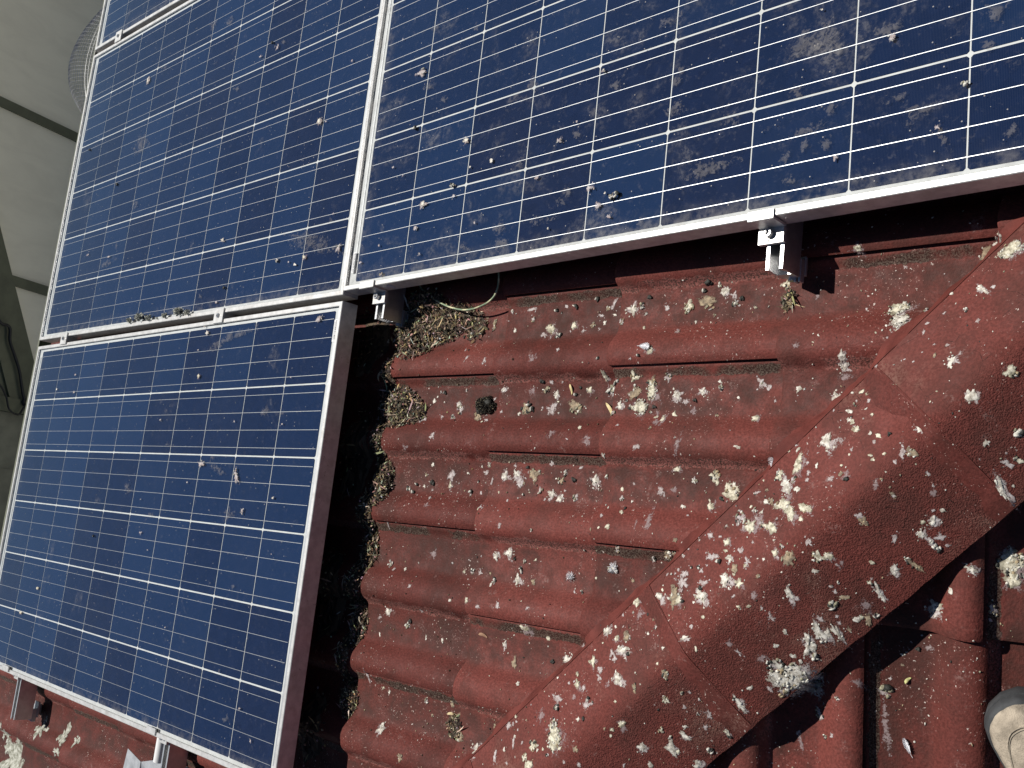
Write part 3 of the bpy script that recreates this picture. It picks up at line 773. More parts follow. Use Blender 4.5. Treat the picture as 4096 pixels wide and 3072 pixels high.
def dropping(sp, surf, x, y, r, kd, sx, sy, ang, rnd):
    big = r > .006
    def lumps(n, rr, mats, spread=.7, flat=.6):
        for _ in range(n):
            a = rnd.uniform(0, 6.28); d = r*spread*math.sqrt(rnd.random()); lx, ly = d*math.cos(a)*sx, d*math.sin(a)*sy
            sp.lump(surf, x + lx*math.cos(ang) - ly*math.sin(ang), y + lx*math.sin(ang) + ly*math.cos(ang), r*rnd.uniform(*rr), rnd.choice(mats), rnd, flat)
    seg, rings = (22, 4) if big else (11, 2)
    if kd in 'WwYtf':
        mt = 'G' if (kd == 'f' and surf.glass) else ('w' if (kd == 't' and surf.glass) else kd)
        if kd in 'WY' and big: sp.patch(surf, x + r*.3, y - r*.2, r*1.9, sx, sy, ang, 'w' if kd == 'W' else 'f', 0, rnd, .8, rings, seg)
        sp.patch(surf, x, y, r*(1.35 if kd != 'f' else (2.1 if surf.glass else 1.6)), sx, sy, ang, mt, {'W': .18, 'Y': .2, 'w': .05, 't': .14, 'f': 0}[kd]*min(r, .012), rnd, .8 if kd in 'Ww' else .6, rings, seg)
        if kd in 'WY' and r > .013: lumps(90, (.05, .15), ['lumpw']*4 + ['lumpt', 'lumpg', 'lumpd'], 1.0, .7)
        elif kd == 'W' and big: lumps(rnd.randint(5, 9), (.10, .24), ['lumpw', 'lumpw', 'lumpw', rnd.choice(['lumpd', 'lumpg', 'lumpw'])], .75, .5)
        elif kd == 'Y' and big: lumps(rnd.randint(6, 12), (.09, .22), ['lumpw', 'lumpw', 'lumpt', rnd.choice(['lumpd', 'lumpg', 'lumpt'])], .8, .5)
        if kd == 't': lumps(rnd.randint(5, 10), (.08, .18) if surf.glass else (.10, .24), ['lumpw', 'lumpw', 'lumpg'] if surf.glass else ['lumpt', 'lumpg', 'lumpw'], .8, .5)
        if kd in 'Ww' and big:
            for _ in range(rnd.randint(1, 4)):
                a = rnd.uniform(0, 6.28); sp.patch(surf, x + r*1.3*math.cos(a), y + r*1.3*math.sin(a), r*rnd.uniform(.15, .35), 1, 1, 0, kd, .0004, rnd, .6, 2, 9)
    elif kd == 'h':
        sp.patch(surf, x, y, r*1.2, sx, sy, ang, 'w', .001, rnd, .8, rings, seg)
        lumps(rnd.randint(6, 10), (.20, .46), ['lumpw', 'lumpw', 'lumpd', 'lumpg'], .7, .75)
    elif kd == 'd':
        for k in range(3):
            a = ang + k*1.3; sp.lump(surf, x + r*.4*math.cos(a), y + r*.4*math.sin(a), r*.62, 'lumpd' if k < 2 else rnd.choice(['lumpw', 'lumpd']), rnd, .8)
    elif kd == 'g':
        sp.patch(surf, x, y, r*1.25, sx, sy, ang, rnd.choice('wYt'), .001, rnd, .8, rings, seg)
        lumps(rnd.randint(8, 14), (.13, .30), ['lumpg', 'lumpg', 'lumpw', 'lumpt', 'lumpd'], .85, .6)
    elif kd == 'l':
        sp.patch(surf, x, y, r*1.25, sx, sy, ang, 'l', .0025, rnd, .9, 5, 34)
        for _ in range(3 if r > .012 else 1):
            a = rnd.uniform(0, 6.28); sp.patch(surf, x + r*.9*math.cos(a), y + r*.9*math.sin(a), r*rnd.uniform(.3, .5), 1, 1, 0, 'l', .002, rnd, .9, 3, 16)
DROPS="0.484,-0.0545,8.4,w,2.2,0.6,0.07;0.546,-0.0623,4.7,d,1,1,-0.07;0.5682,-0.0551,5.1,w,1,1,-0.07;0.5898,-0.0578,5.9,d,1,1,-0.07;0.6369,-0.0476,5.2,d,1,1,-0.07;0.6757,-0.059,9.5,w,0.7,1.4,-0.36;0.6628,-0.0665,5.8,g,1,1,-0.07;0.6789,-0.0781,4.5,W,1,1,-0.07;0.6502,-0.0782,5.8,w,1,1,-0.07;0.6594,-0.0916,4.1,W,1,1,-0.06;0.7,-0.0952,6.5,g,1.3,0.8,-0.22;0.5902,-0.0927,7.4,Y,1,1,-0.06;0.614,-0.104,5.9,w,1,1,-0.06;0.6345,-0.0944,5.8,g,1,1,-0.06;0.6483,-0.1027,4.1,w,1,1,-0.06;0.5385,-0.0973,10.8,Y,1,1,-0.06;0.5578,-0.1084,7.7,h,1,1,-0.06;0.5234,-0.1064,7.6,w,1,1,-0.06;0.4921,-0.0742,5.5,g,1,1,-0.07;0.4506,-0.0944,4,W,1,1,-0.06;0.7219,-0.074,10,W,1,1,-0.07;0.7417,-0.0704,7.2,h,1,1,-0.08;0.7545,-0.0572,5,d,1,1,-0.08;0.7908,-0.0772,5.9,w,1,1,-0.07;0.8322,-0.0802,9.6,g,1,1,-0.07;0.8693,-0.0751,13.6,t,1.3,0.8,-0.52;0.8982,-0.0581,7.5,W,1,1,-0.08;0.867,-0.0422,6.6,d,1,1,-0.08;0.8881,-0.0467,5.6,h,1,1,-0.09;0.859,-0.0548,4.8,d,1,1,-0.08;0.9176,-0.0807,7.8,h,1,1,-0.08;0.9143,-0.0652,7.8,w,1,1,-0.08;0.9291,-0.073,4.4,d,1,1,-0.08;0.8489,-0.1052,3,W,1,1,-0.06;0.882,-0.0966,3,g,1,1,-0.07;0.8199,-0.1223,5.4,f,1,1,-0.07;0.7488,-0.11,3.6,Y,1,1,-0.06;0.7774,-0.1555,7.7,Y,1,1,-0.05;0.7394,-0.1676,3.9,w,1,1,-0.04;0.7543,-0.1643,3.5,d,1,1,-0.04;0.5719,-0.1409,5.3,w,1,1,-0.06;0.52,-0.1575,9.6,f,1,1,-0.04;0.6759,-0.1898,7.3,Y,0.7,1.4,0.32;0.7026,-0.2026,6,h,1,1,-0.02;0.5325,-0.1963,5.3,d,1,1,-0.02;0.5529,-0.1967,5.3,w,1,1,-0.02;0.5796,-0.1973,4.2,w,1,1,-0.02;0.7401,-0.1957,8.9,g,1,1,-0.02;0.8071,-0.1973,7.7,g,1,1,-0.03;0.7751,-0.2043,8.7,g,1,1,-0.02;0.9027,-0.2073,4.6,W,1,1,-0.02;0.9743,-0.2098,8.9,w,1,1,-0.02;0.6653,-0.1632,3.6,d,1,1,-0.04;0.6905,-0.216,11.1,h,1,1,-0.02;0.7424,-0.2213,13.7,t,1,1,-0.02;0.7766,-0.2189,12,Y,0.8,1.3,-0.02;0.7569,-0.2473,12.9,Y,1,1,-0.01;0.7156,-0.2441,6.9,W,1,1,-0.01;0.7031,-0.2582,6,h,1,1,-0;0.7352,-0.2502,3.5,d,1,1,-0;0.8253,-0.2275,8.7,W,1,1,-0.01;0.8448,-0.2383,7.5,w,1,1,-0.01;0.8607,-0.2375,3.7,d,1,1,-0.01;0.8729,-0.2225,6,W,1,1,-0.02;0.9044,-0.2155,5.2,h,1,1,-0.02;0.8592,-0.2537,8.4,f,1,1,-0;0.791,-0.2583,5.8,f,1,1,-0;0.8048,-0.2673,6.1,Y,0.6,1.4,-0.37;0.8232,-0.2593,5.3,Y,1,1,-0;0.7945,-0.2758,8.8,f,1,1,0.01;0.5002,-0.2457,14.7,g,1,1,-0.01;0.5146,-0.249,6,d,1,1,-0;0.5608,-0.2482,15.6,w,1,1,-0;0.614,-0.2442,14.5,g,1.2,0.8,-0.71;0.5676,-0.2214,5.9,W,1,1,-0.01;0.5435,-0.2113,8.5,g,1,1,-0.02;0.5096,-0.2151,8.6,f,1,1,-0.02;0.611,-0.222,4.6,d,1,1,-0.01;0.6211,-0.2095,3.1,d,1,1,-0.02;0.6407,-0.2141,6.2,Y,1,1,-0.02;0.4836,-0.2566,3.9,W,1,1,-0;0.6935,-0.2831,4,w,1,1,-0.1;0.7218,-0.281,3.5,w,1,1,0.01;0.9699,-0.267,6.2,Y,1,1,0;0.9017,-0.2623,3.7,g,1,1,0;0.9509,-0.315,5.3,W,1.4,0.6,-0.29;0.7695,-0.3195,6.8,w,1.4,0.7,0.31;0.6587,-0.308,9.6,f,1,1,0.02;0.5784,-0.2962,9.9,f,1,1,0.01;0.8455,-0.3107,10.1,f,0.6,1.6,-0.29;0.6362,-0.2838,4.1,Y,1,1,0.01;0.701,-0.3329,3.9,W,1,1,0.02;0.8392,-0.3494,6,Y,1.3,0.7,0.26;0.4945,-0.3695,7.7,W,1,1,0.04;0.5037,-0.3862,11.9,w,1,1,0.04;0.5385,-0.3699,13.9,t,1,1,0.04;0.5546,-0.3976,7.1,h,1,1,0.05;0.5815,-0.4004,8.3,W,1,1,0.05;0.601,-0.4087,6.6,W,1,1,0.05;0.5675,-0.4126,4.6,w,1,1,0.06;0.6363,-0.4058,7.7,h,1,1,0.05;0.6284,-0.3756,5.1,d,1,1,0.04;0.6078,-0.3631,6.2,h,1,1,0.04;0.6003,-0.3768,7.8,g,1,1,0.04;0.6718,-0.3727,9.6,W,1,1,0.04;0.7016,-0.366,4.7,h,1,1,0.04;0.5751,-0.3467,5.8,w,1,1,0.03;0.5191,-0.3568,4.2,d,1,1,0.03;0.5167,-0.4069,3,d,1,1,0.05;0.4895,-0.3525,5.2,w,1,1,0.03;0.8122,-0.3852,9.8,w,1,1,0.05;0.8368,-0.3831,5.6,f,1,1,0.05;0.7378,-0.4025,5,h,1,1,0.05;0.8723,-0.3676,6.2,h,1,1,0.04;0.9085,-0.3587,9.8,g,1,1,0.04;0.9368,-0.3863,13.9,g,1.3,0.9,0.38;0.9049,-0.4061,6.9,Y,1,1,0.06;0.8546,-0.4091,4.6,W,1,1,0.06;0.8681,-0.4233,3.3,w,1,1,0.07;0.9411,-0.3682,3.6,W,1,1,0.04;0.8007,-0.438,9,f,0.7,2,-0.01;0.7801,-0.4436,3.4,f,0.6,2.2,0.07;0.7267,-0.4525,4.8,Y,1,1,0.08;0.7099,-0.4548,2.7,Y,1,1,0.07;0.5602,-0.4699,3.7,h,1,1,0.07;0.857,-0.4639,5.1,t,1,1,0.08;0.9753,-0.4239,10.5,g,1,1,0.05;0.9934,-0.435,11,Y,1,1,0.05;1.0079,-0.4275,11.6,f,1,1,0.05;1.0144,-0.3966,5,W,1,1,0.03;0.9575,-0.4611,6.5,Y,1,1,0.07;0.9578,-0.4731,5.1,Y,1,1,0.07;0.927,-0.4527,6.9,w,1,1,0.06;0.9438,-0.4534,4.3,w,1,1,0.07;0.9671,-0.4834,5.4,W,1,1,0.08;0.983,-0.4712,7.5,w,1,1,0.07;0.9491,-0.4909,4.7,d,1,1,0.08;0.9364,-0.4851,9.9,w,1,1,0.08;0.9202,-0.5054,4.8,w,1,1,0.09;0.9791,-0.4983,6.6,t,1,1,0.09;0.9976,-0.4867,6.6,w,1,1,0.09;0.8915,-0.5132,9.1,w,1,1,0.1;0.7425,-0.4872,6.5,g,1,1,0.08;0.8393,-0.4878,8.4,g,1,1,0.09;0.8118,-0.4965,5.2,h,1,1,0.09;0.7354,-0.5188,10.7,h,1,1,0.1;0.5365,-0.5247,4.2,h,1,1,0.09;0.5296,-0.5419,7.1,h,1,1,0.1;0.669,-0.4946,2.4,d,1,1,0.09;0.5271,-0.5595,8.3,W,1,1,0.11;0.562,-0.5598,5.8,t,1,1,0.11;0.6704,-0.5636,4.7,h,1,1,0.11;0.7745,-0.5343,3.4,g,1,1,0.11;0.8891,-0.5272,14.6,w,1,1,0.1;0.9283,-0.5232,7.5,w,1,1,0.1;0.9664,-0.5177,8,W,1,1,0.1;0.9885,-0.5178,7.2,Y,1,1,0.11;0.9283,-0.5443,10.8,W,1.2,0.7,-0.46;0.9822,-0.5372,3.6,w,1,1,0.12;0.8771,-0.5476,14,t,0.8,1.2,0.11;0.8873,-0.5533,6.9,Y,1,1,0.12;0.8941,-0.5542,3.8,d,1,1,0.12;0.852,-0.5513,6.4,W,1,1,0.11;0.8251,-0.5639,5.4,h,1,1,0.12;0.8018,-0.5658,8,Y,1,1,0.12;0.8133,-0.5832,8.7,f,1,1,0.13;0.5709,-0.604,5.2,w,1,1,0.13;0.75,-0.6133,7.8,W,0.8,1.6,0.08;0.7754,-0.6259,6.2,Y,1,1,0.15;0.7948,-0.6194,8.3,t,1,1,0.15;0.7706,-0.6497,6.2,w,1,1,0.16;0.7908,-0.6412,9.4,W,1.4,0.7,-0.22;0.8032,-0.6462,4.3,d,1,1,0.16;0.7786,-0.6555,6.2,w,1,1,0.16;0.8366,-0.609,2.8,W,1,1,0.14;0.8694,-0.6256,3.5,W,1,1,0.15;0.8908,-0.6156,4.3,w,1,1,0.15;0.8926,-0.6304,4.8,w,1,1,0.15;0.9099,-0.605,5.8,W,1.4,0.5,0.36;0.9307,-0.6177,4,Y,0.5,1.4,0.15;0.8639,-0.6492,2.6,Y,1,1,0.16;0.7339,-0.6664,6.3,Y,0.8,1.4,0.16;0.7511,-0.676,7,w,0.8,1.4,0.17;0.7535,-0.6879,6.2,w,1,1,0.18;0.7092,-0.7065,7.1,Y,1,1,0.18;0.7952,-0.6856,10,W,1.3,0.7,-0.36;0.7253,-0.7107,5.5,w,1,1,0.19;0.7734,-0.6965,6.1,f,1,1,0.18;0.8283,-0.69,6.7,g,0.8,1.3,0.17;0.8788,-0.662,7.6,g,1,1,0.16;0.8793,-0.6983,5.5,g,1,1,0.16;0.7401,-0.7324,10.6,w,1,1,0.19;0.6744,-0.7356,10.9,w,1.3,0.6,-0.23;0.7088,-0.7262,4.6,f,1,1,0.19;0.6737,-0.7501,6.4,h,1,1,0.2;0.6547,-0.6797,8.6,W,1,1,0.16;0.6855,-0.6521,5.4,w,1,1,0.15;0.6894,-0.7093,3.4,w,1,1,0.18;0.6632,-0.7058,2.9,W,1,1,0.17;0.8112,-0.7471,6.7,Y,1,1,0.18;0.7256,-0.7579,3.6,W,1,1,0.2;0.6815,-0.7909,16.7,Y,0.8,1.4,0.33;0.6432,-0.7699,9.5,f,1,1,0.21;0.6369,-0.8178,9.4,g,1,1,0.23;0.6504,-0.82,3.7,W,1,1,0.23;0.5905,-0.8231,5.8,w,0.5,2,0.22;0.7311,-0.8012,6.3,t,1,1,0.21;0.6238,-0.8387,6.6,g,1,1,0.23;0.6378,-0.8478,8.6,Y,1,1,0.24;0.5798,-0.7961,4.9,w,1,1,0.21;0.8402,-0.778,7,W,1,1,0.17;0.8849,-0.7703,8.3,W,0.8,1.3,0.64;0.8939,-0.7741,4.2,Y,1,1,0.17;0.8709,-0.7463,5.2,g,1,1,0.16;0.8836,-0.7547,3.8,h,1,1,0.16;0.9049,-0.7485,6.5,W,1.2,0.7,-0.64;0.9352,-0.7305,5.8,w,1,1,0.16;0.9666,-0.7331,5.8,Y,0.6,1.4,0.5;0.9694,-0.7395,3.4,d,1,1,0.16;0.941,-0.7651,5.5,h,1,1,0.17;0.9237,-0.7891,6.6,W,1,1,0.18;0.9072,-0.7057,3.8,w,1,1,0.16;0.9421,-0.7105,8.2,w,1,1,0.16;0.9634,-0.7062,7.8,W,1.4,0.6,0.07;0.9899,-0.6883,7.3,W,0.7,1.5,0.64;0.9746,-0.7086,6.8,h,1,1,0.16;0.9961,-0.7205,5.1,h,1,1,0.16;1.0039,-0.662,5,W,1,1,0.15;0.9783,-0.6026,4.9,f,1,1,0.14;0.9899,-0.6124,7.2,w,0.6,1.5,0.62;1.0213,-0.6176,6.5,f,1,1,0.14;0.9184,-0.5881,3.7,w,1,1,0.14;1.0144,-0.5334,6.2,f,1,1,0.12;0.8102,-0.81,5,w,1,1,0.18;0.8512,-0.801,5.3,W,1,1,0.17;0.7124,-0.8245,3.6,w,1,1,0.2;0.7393,-0.8216,4.5,w,1,1,0.2;0.5581,-0.64,9.8,Y,1.2,0.7,-0.16;0.609,-0.6507,5,Y,1,1,0.14;0.5391,-0.7049,8.2,t,0.8,1.5,0.16;0.5608,-0.7345,4,W,1,1,0.16;0.6224,-0.6887,4,d,1,1,0.16;1.1807,-0.1119,13.7,Y,1.1,0.6,0.33;1.1831,-0.1329,12.3,W,1,1,-0.08;1.2898,-0.0469,10.3,t,0.8,1.4,-0.28;1.3298,-0.0593,12.7,Y,1.3,0.7,0.33;1.3065,-0.0351,5.9,W,1,1,-0.09;1.2935,-0.1088,7.2,W,1.3,0.6,-0.6;1.3068,-0.1078,3.7,w,1,1,-0.17;1.2752,-0.1358,4.2,h,1,1,-0.15;1.2908,-0.1545,4.4,w,1,1,-0.13;1.2627,-0.2043,7.1,W,1,1,-0.09;1.1061,-0.1832,6.7,W,0.8,1.3,-0.03;1.1057,-0.1932,7,W,1,1,-0.03;1.1072,-0.2099,8,f,1,1,-0.03;1.0037,-0.0561,7.9,g,1,1,-0.09;1.2546,-0.1078,3.4,W,1,1,-0.19;1.1191,-0.0229,6.7,Y,1.2,0.7,-0.09;1.1337,-0.1083,3,w,1,1,-0.07;1.0583,-0.0839,4.3,f,1,1,-0.08;1.0366,-0.1636,6,f,1,1,-0.05;1.1701,-0.1595,3.2,w,1,1,-0.06;1.1727,-0.1706,3.9,d,1,1,-0.04;1.2387,-0.1806,3,w,1,1,-0.12;1.3343,-0.2242,8,g,1,1,0.03;0.9887,-0.2181,5.3,w,1,1,-0.02;1.0397,-0.2251,4.8,W,1,1,-0.02;1.097,-0.2376,7.4,W,1,1,-0.01;1.1794,-0.2388,8.8,Y,1.3,0.7,0.39;1.173,-0.2548,3.9,W,1,1,-0.06;1.1412,-0.2392,4.5,Y,1.3,0.6,0.5;0.9984,-0.2398,3.5,w,1,1,-0.01;1.1274,-0.2659,4.8,W,1.3,0.7,-0.38;1.2891,-0.2527,7,W,1,1,0;1.1337,-0.2816,4.1,Y,1,1,-0.05;1.1409,-0.2919,5.1,Y,1,1,-0.04;1.1616,-0.2988,2.8,W,1,1,-0.02;1.2298,-0.293,6.9,W,1,1,0;1.0986,-0.3075,10.7,W,1,1,-0.03;1.044,-0.3093,10.4,w,1,1,0.02;1.0193,-0.3214,3.7,W,1,1,0.02;1.0546,-0.3202,4.2,W,0.6,1.5,-0.47;1.0582,-0.3428,9.2,Y,0.7,1.6,-0.16;1.0877,-0.3446,3.6,W,1,1,-0;1.076,-0.3639,4,w,1,1,0.01;1.1104,-0.3627,7.3,w,1.4,0.7,-0.14;1.1339,-0.3638,3.8,d,1,1,0.03;1.1332,-0.3574,6.3,f,1,1,0.02;1.2066,-0.3246,7.6,w,0.8,1.2,0.04;1.2196,-0.3256,8.1,t,1,1,0.05;1.3074,-0.3092,4.9,W,1,1,0.08;1.3421,-0.2954,7.2,h,1,1,0.07;1.299,-0.3289,2.2,w,1,1,0.08;1.3288,-0.3318,8.1,w,1.1,0.8,-0.48;1.339,-0.3255,4,h,1,1,0.09;1.3441,-0.3277,4.9,Y,1,1,0.09;1.0434,-0.3737,9.2,W,0.8,1.3,0.44;1.0316,-0.3585,7.3,g,1,1,0.01;1.0619,-0.3792,4.9,W,1,1,0.02;1.0422,-0.4016,10.8,Y,1,1,0.04;1.0567,-0.4119,9.1,Y,0.8,1.3,0.64;1.0791,-0.4051,9,Y,1.2,0.8,-0.27;1.0225,-0.3964,6.3,t,1,1,0.03;1.0278,-0.4349,9,Y,1.2,0.9,-0.4;1.0882,-0.4516,6.3,w,1.3,0.8,-0.34;1.0409,-0.47,5.5,Y,1,1,0.08;1.0617,-0.4776,12.1,t,1,1,0.1;1.0998,-0.4691,7.9,g,1,1,0.1;1.115,-0.4675,6,Y,1,1,0.11;1.0965,-0.4895,4.4,W,1,1,0.11;1.1302,-0.478,5.5,f,1,1,0.11;1.1693,-0.4689,4.3,Y,1,1,0.11;1.1966,-0.4762,5.9,W,1,1,0.12;1.22,-0.466,7.7,g,1.8,0.7,-0.63;1.1551,-0.412,6.2,w,1,1,0.08;1.1602,-0.4175,7.1,t,1,1,0.09;1.1975,-0.4345,6.1,w,0.7,1.5,-0.08;1.1748,-0.3698,5.2,f,0.7,1.4,0.06;1.2441,-0.3645,3,w,1,1,0.09;1.2454,-0.3744,5.1,f,1,1,0.09;1.3004,-0.3621,2.7,W,0.6,1.6,0.1;1.2892,-0.3519,2.1,w,1,1,0.09;1.2561,-0.3942,4.2,W,1,1,0.1;1.245,-0.409,6.6,W,1,1,0.1;1.2326,-0.411,3.3,Y,1,1,0.1;1.229,-0.426,6.7,W,1,1,0.1;1.2459,-0.4395,7,h,0.8,1.6,0.7;1.2529,-0.4285,6.6,w,1,1,0.11;1.261,-0.4378,4.5,w,1,1,0.11;1.325,-0.3653,9.3,W,0.7,1.9,0.54;1.3339,-0.4521,16.6,Y,1,1,0.11;1.2888,-0.4647,6.6,W,1.3,0.7,-0.47;1.3268,-0.4366,6,w,1,1,0.1;1.0628,-0.5244,7,W,0.8,1.2,0.45;1.1781,-0.5085,5.9,W,0.7,1.8,0.47;1.1194,-0.532,7,h,1,1,0.13;1.1347,-0.5193,5.3,t,1.4,0.6,0.03;1.1224,-0.5131,3.9,w,1,1,0.12;1.0368,-0.5577,6.5,w,1,1,0.13;1.0419,-0.5969,4.1,W,1,1,0.14;1.0552,-0.5751,4.5,W,1,1,0.13;1.1003,-0.5729,9,W,0.7,2,0.55;1.1242,-0.5681,7.3,W,0.6,2.2,0.63;1.1115,-0.5714,5.4,W,0.7,1.4,0.14;1.101,-0.5524,6.1,w,1,1,0.13;1.0862,-0.5907,10,W,0.8,1.4,-0.05;1.0938,-0.604,6.4,h,1,1,0.14;1.1389,-0.5622,4.8,t,0.8,1.3,0.13;1.1489,-0.5468,4.7,W,1,1,0.13;1.1729,-0.5383,4.7,h,1,1,0.13;1.1626,-0.5258,8.6,f,1,1,0.13;1.1634,-0.5457,7.1,t,0.6,1.5,0.13;1.0562,-0.6352,19.6,W,1.4,0.9,-0.34;1.0315,-0.6603,4.9,w,1,1,0.15;1.0718,-0.6411,13.7,W,1.4,0.8,-0.55;1.0516,-0.6621,9.8,g,1.3,0.8,-0.44;1.241,-0.5178,8.4,W,1,1,0.12;1.2479,-0.5139,3.9,Y,1,1,0.12;1.2626,-0.4949,4.3,W,1,1,0.1;1.232,-0.574,6.3,f,1,1,0.14;1.2187,-0.5783,3.8,d,1,1,0.15;1.1977,-0.5876,2.4,W,1,1,0.15;1.3129,-0.511,7.9,g,0.8,1.4,0.13;1.31,-0.5263,3,w,1,1,0.13;1.3343,-0.4712,10.9,Y,1,1,0.11;1.1463,-0.6351,7.2,f,0.8,1.6,0.68;1.1773,-0.6423,11.3,h,1,1,0.16;1.179,-0.6898,7.8,f,0.8,4.2,0.13;1.0983,-0.7188,4.6,h,1,1,0.24;1.1101,-0.7132,4.6,w,1,1,0.26;1.0626,-0.7361,6.4,f,0.8,1.7,0.35;1.0581,-0.7211,5.1,w,1,1,0.19;1.1165,-0.6601,4.1,h,1,1,0.2;1.0886,-0.6866,7.5,g,0.8,1.7,0.19;1.1839,-0.623,4,w,1,1,0.16;1.1988,-0.6025,2.9,t,1,1,0.15;0.3855,-0.0752,8.2,g,0.7,1.9,-0.19;0.3878,-0.1514,8.5,w,1,1,-0.04;0.3387,-0.1453,5.5,w,0.5,2,-0.4;0.3294,-0.091,5.8,d,1,1,-0.06;0.3516,-0.0839,3.5,W,1,1,-0.06;0.2207,-0.2635,10.5,w,1,1,0;0.2452,-0.2272,4.7,W,1,1,-0.01;0.2724,-0.2109,5.2,d,1,1,-0.02;0.3152,-0.2351,6.5,W,1,1,-0.01;0.3217,-0.2445,9.7,g,1,1,-0.01;0.3714,-0.2609,10.9,t,1,1,0;0.2729,-0.2598,5.9,w,1,1,-0;0.3037,-0.2598,5.8,h,1,1,-0;0.4385,-0.2094,5.5,W,1,1,-0.02;0.4391,-0.2521,4.4,w,1,1,-0;0.3957,-0.2657,6.7,w,1,1,0;0.2707,-0.3028,7.9,w,1,1,0.01;0.1946,-0.3289,8.1,f,1,1,0.02;0.2642,-0.358,5.1,W,1,1,0.03;0.2492,-0.3784,4.2,g,1,1,0.04;0.3219,-0.3767,11.9,w,1,1,0.04;0.3186,-0.3952,6.9,Y,0.6,1.4,0.05;0.363,-0.3706,4.5,W,1,1,0.04;0.416,-0.353,6.6,h,1,1,0.03;0.4661,-0.3727,9.1,W,1,1,0.04;0.4364,-0.387,6.1,w,0.5,1.8,-0.15;0.4095,-0.3688,5.5,w,1,1,0.04;0.2687,-0.3952,6.5,d,1,1,0.04;0.2247,-0.3995,4.7,d,1,1,0.05;0.2466,-0.4008,4.2,W,1,1,0.05;0.2031,-0.41,6.6,h,1,1,0.05;0.2187,-0.4165,5.2,d,1,1,0.05;0.3767,-0.4072,5.6,d,1,1,0.05;0.2712,-0.409,4.6,w,1,1,0.05;0.2745,-0.4419,6.4,f,1,1,0.06;0.425,-0.4348,6.1,w,1,1,0;0.4862,-0.4671,6.3,w,1,1,0.07;0.1637,-0.4857,4.8,w,0.6,1.8,0.07;0.2964,-0.5333,9.1,f,1,1,0.09;0.1796,-0.5639,8,h,1,1,0.1;0.1945,-0.573,4.7,w,1,1,0.1;0.2263,-0.5698,5.1,W,1,1,0.1;0.4676,-0.5207,7.5,W,1,1,0.09;0.4989,-0.5136,8,W,1,1,0.09;0.4345,-0.5558,6,w,1,1,0.1;0.404,-0.5562,6.1,h,1,1,0.1;0.2614,-0.6002,5,w,1,1,0.11;0.4725,-0.5664,6.4,h,1,1,0.11;0.4678,-0.5754,3.2,W,1,1,0.11;0.3744,-0.6139,4.8,W,1,1,0.12;0.4247,-0.6081,6.4,Y,1,1,0.12;0.5023,-0.6069,7,w,1,1,0.12;0.4538,-0.615,5.3,w,1,1,0.12;0.1907,-0.6563,7.9,W,1,1,0.13;0.2868,-0.6442,4.5,w,1,1,0.13;0.1691,-0.6718,7,w,1,1,0.13;0.25,-0.6781,7.8,h,1,1,0.14;0.2567,-0.6693,4.6,d,1,1,0.13;0.1745,-0.7056,3.7,W,0.6,1.6,0.14;0.3047,-0.6933,4,W,0.6,1.3,0.14;0.3483,-0.6924,4,W,0.6,1.3,0.14;0.5111,-0.675,5.8,W,1,1,0.15;0.1631,-0.7904,7.4,w,0.5,2.2,0.27;0.2239,-0.8094,4.1,W,1,1,0.18;0.3272,-0.8083,5.5,h,1,1,0.18;0.2062,-0.8047,4.1,g,1,1,0.17;0.3951,-0.8021,6.5,t,1,1,0.19;0.3465,-0.8313,3.9,g,1,1,0.19;0.2219,-0.8799,9.1,W,1,1,0.18;0.2963,-0.915,8.3,t,1,1,0.21;0.5139,-0.8169,7.8,g,1,1,0.2;0.4776,-0.866,10.7,W,1,1,0.21;0.5526,-0.8557,8.2,w,0.7,1.5,0.24;0.5705,-0.8018,7.9,w,1,1,0.21;0.4311,-0.8516,11.8,t,1,1,0.2;-1.2592,-1.1826,21.2,l,1,1,0.18;-1.1293,-1.1762,18.6,l,0.8,1.2,-0.04;-1.0363,-1.1702,9.7,l,1,1,0.2;-1.1229,-1.2172,11.2,l,1.6,0.6,-0.08;-1.5202,-1.2505,21.7,l,1.4,0.7,0.01;-1.4525,-1.3161,46.3,l,1.2,0.9,0.22"
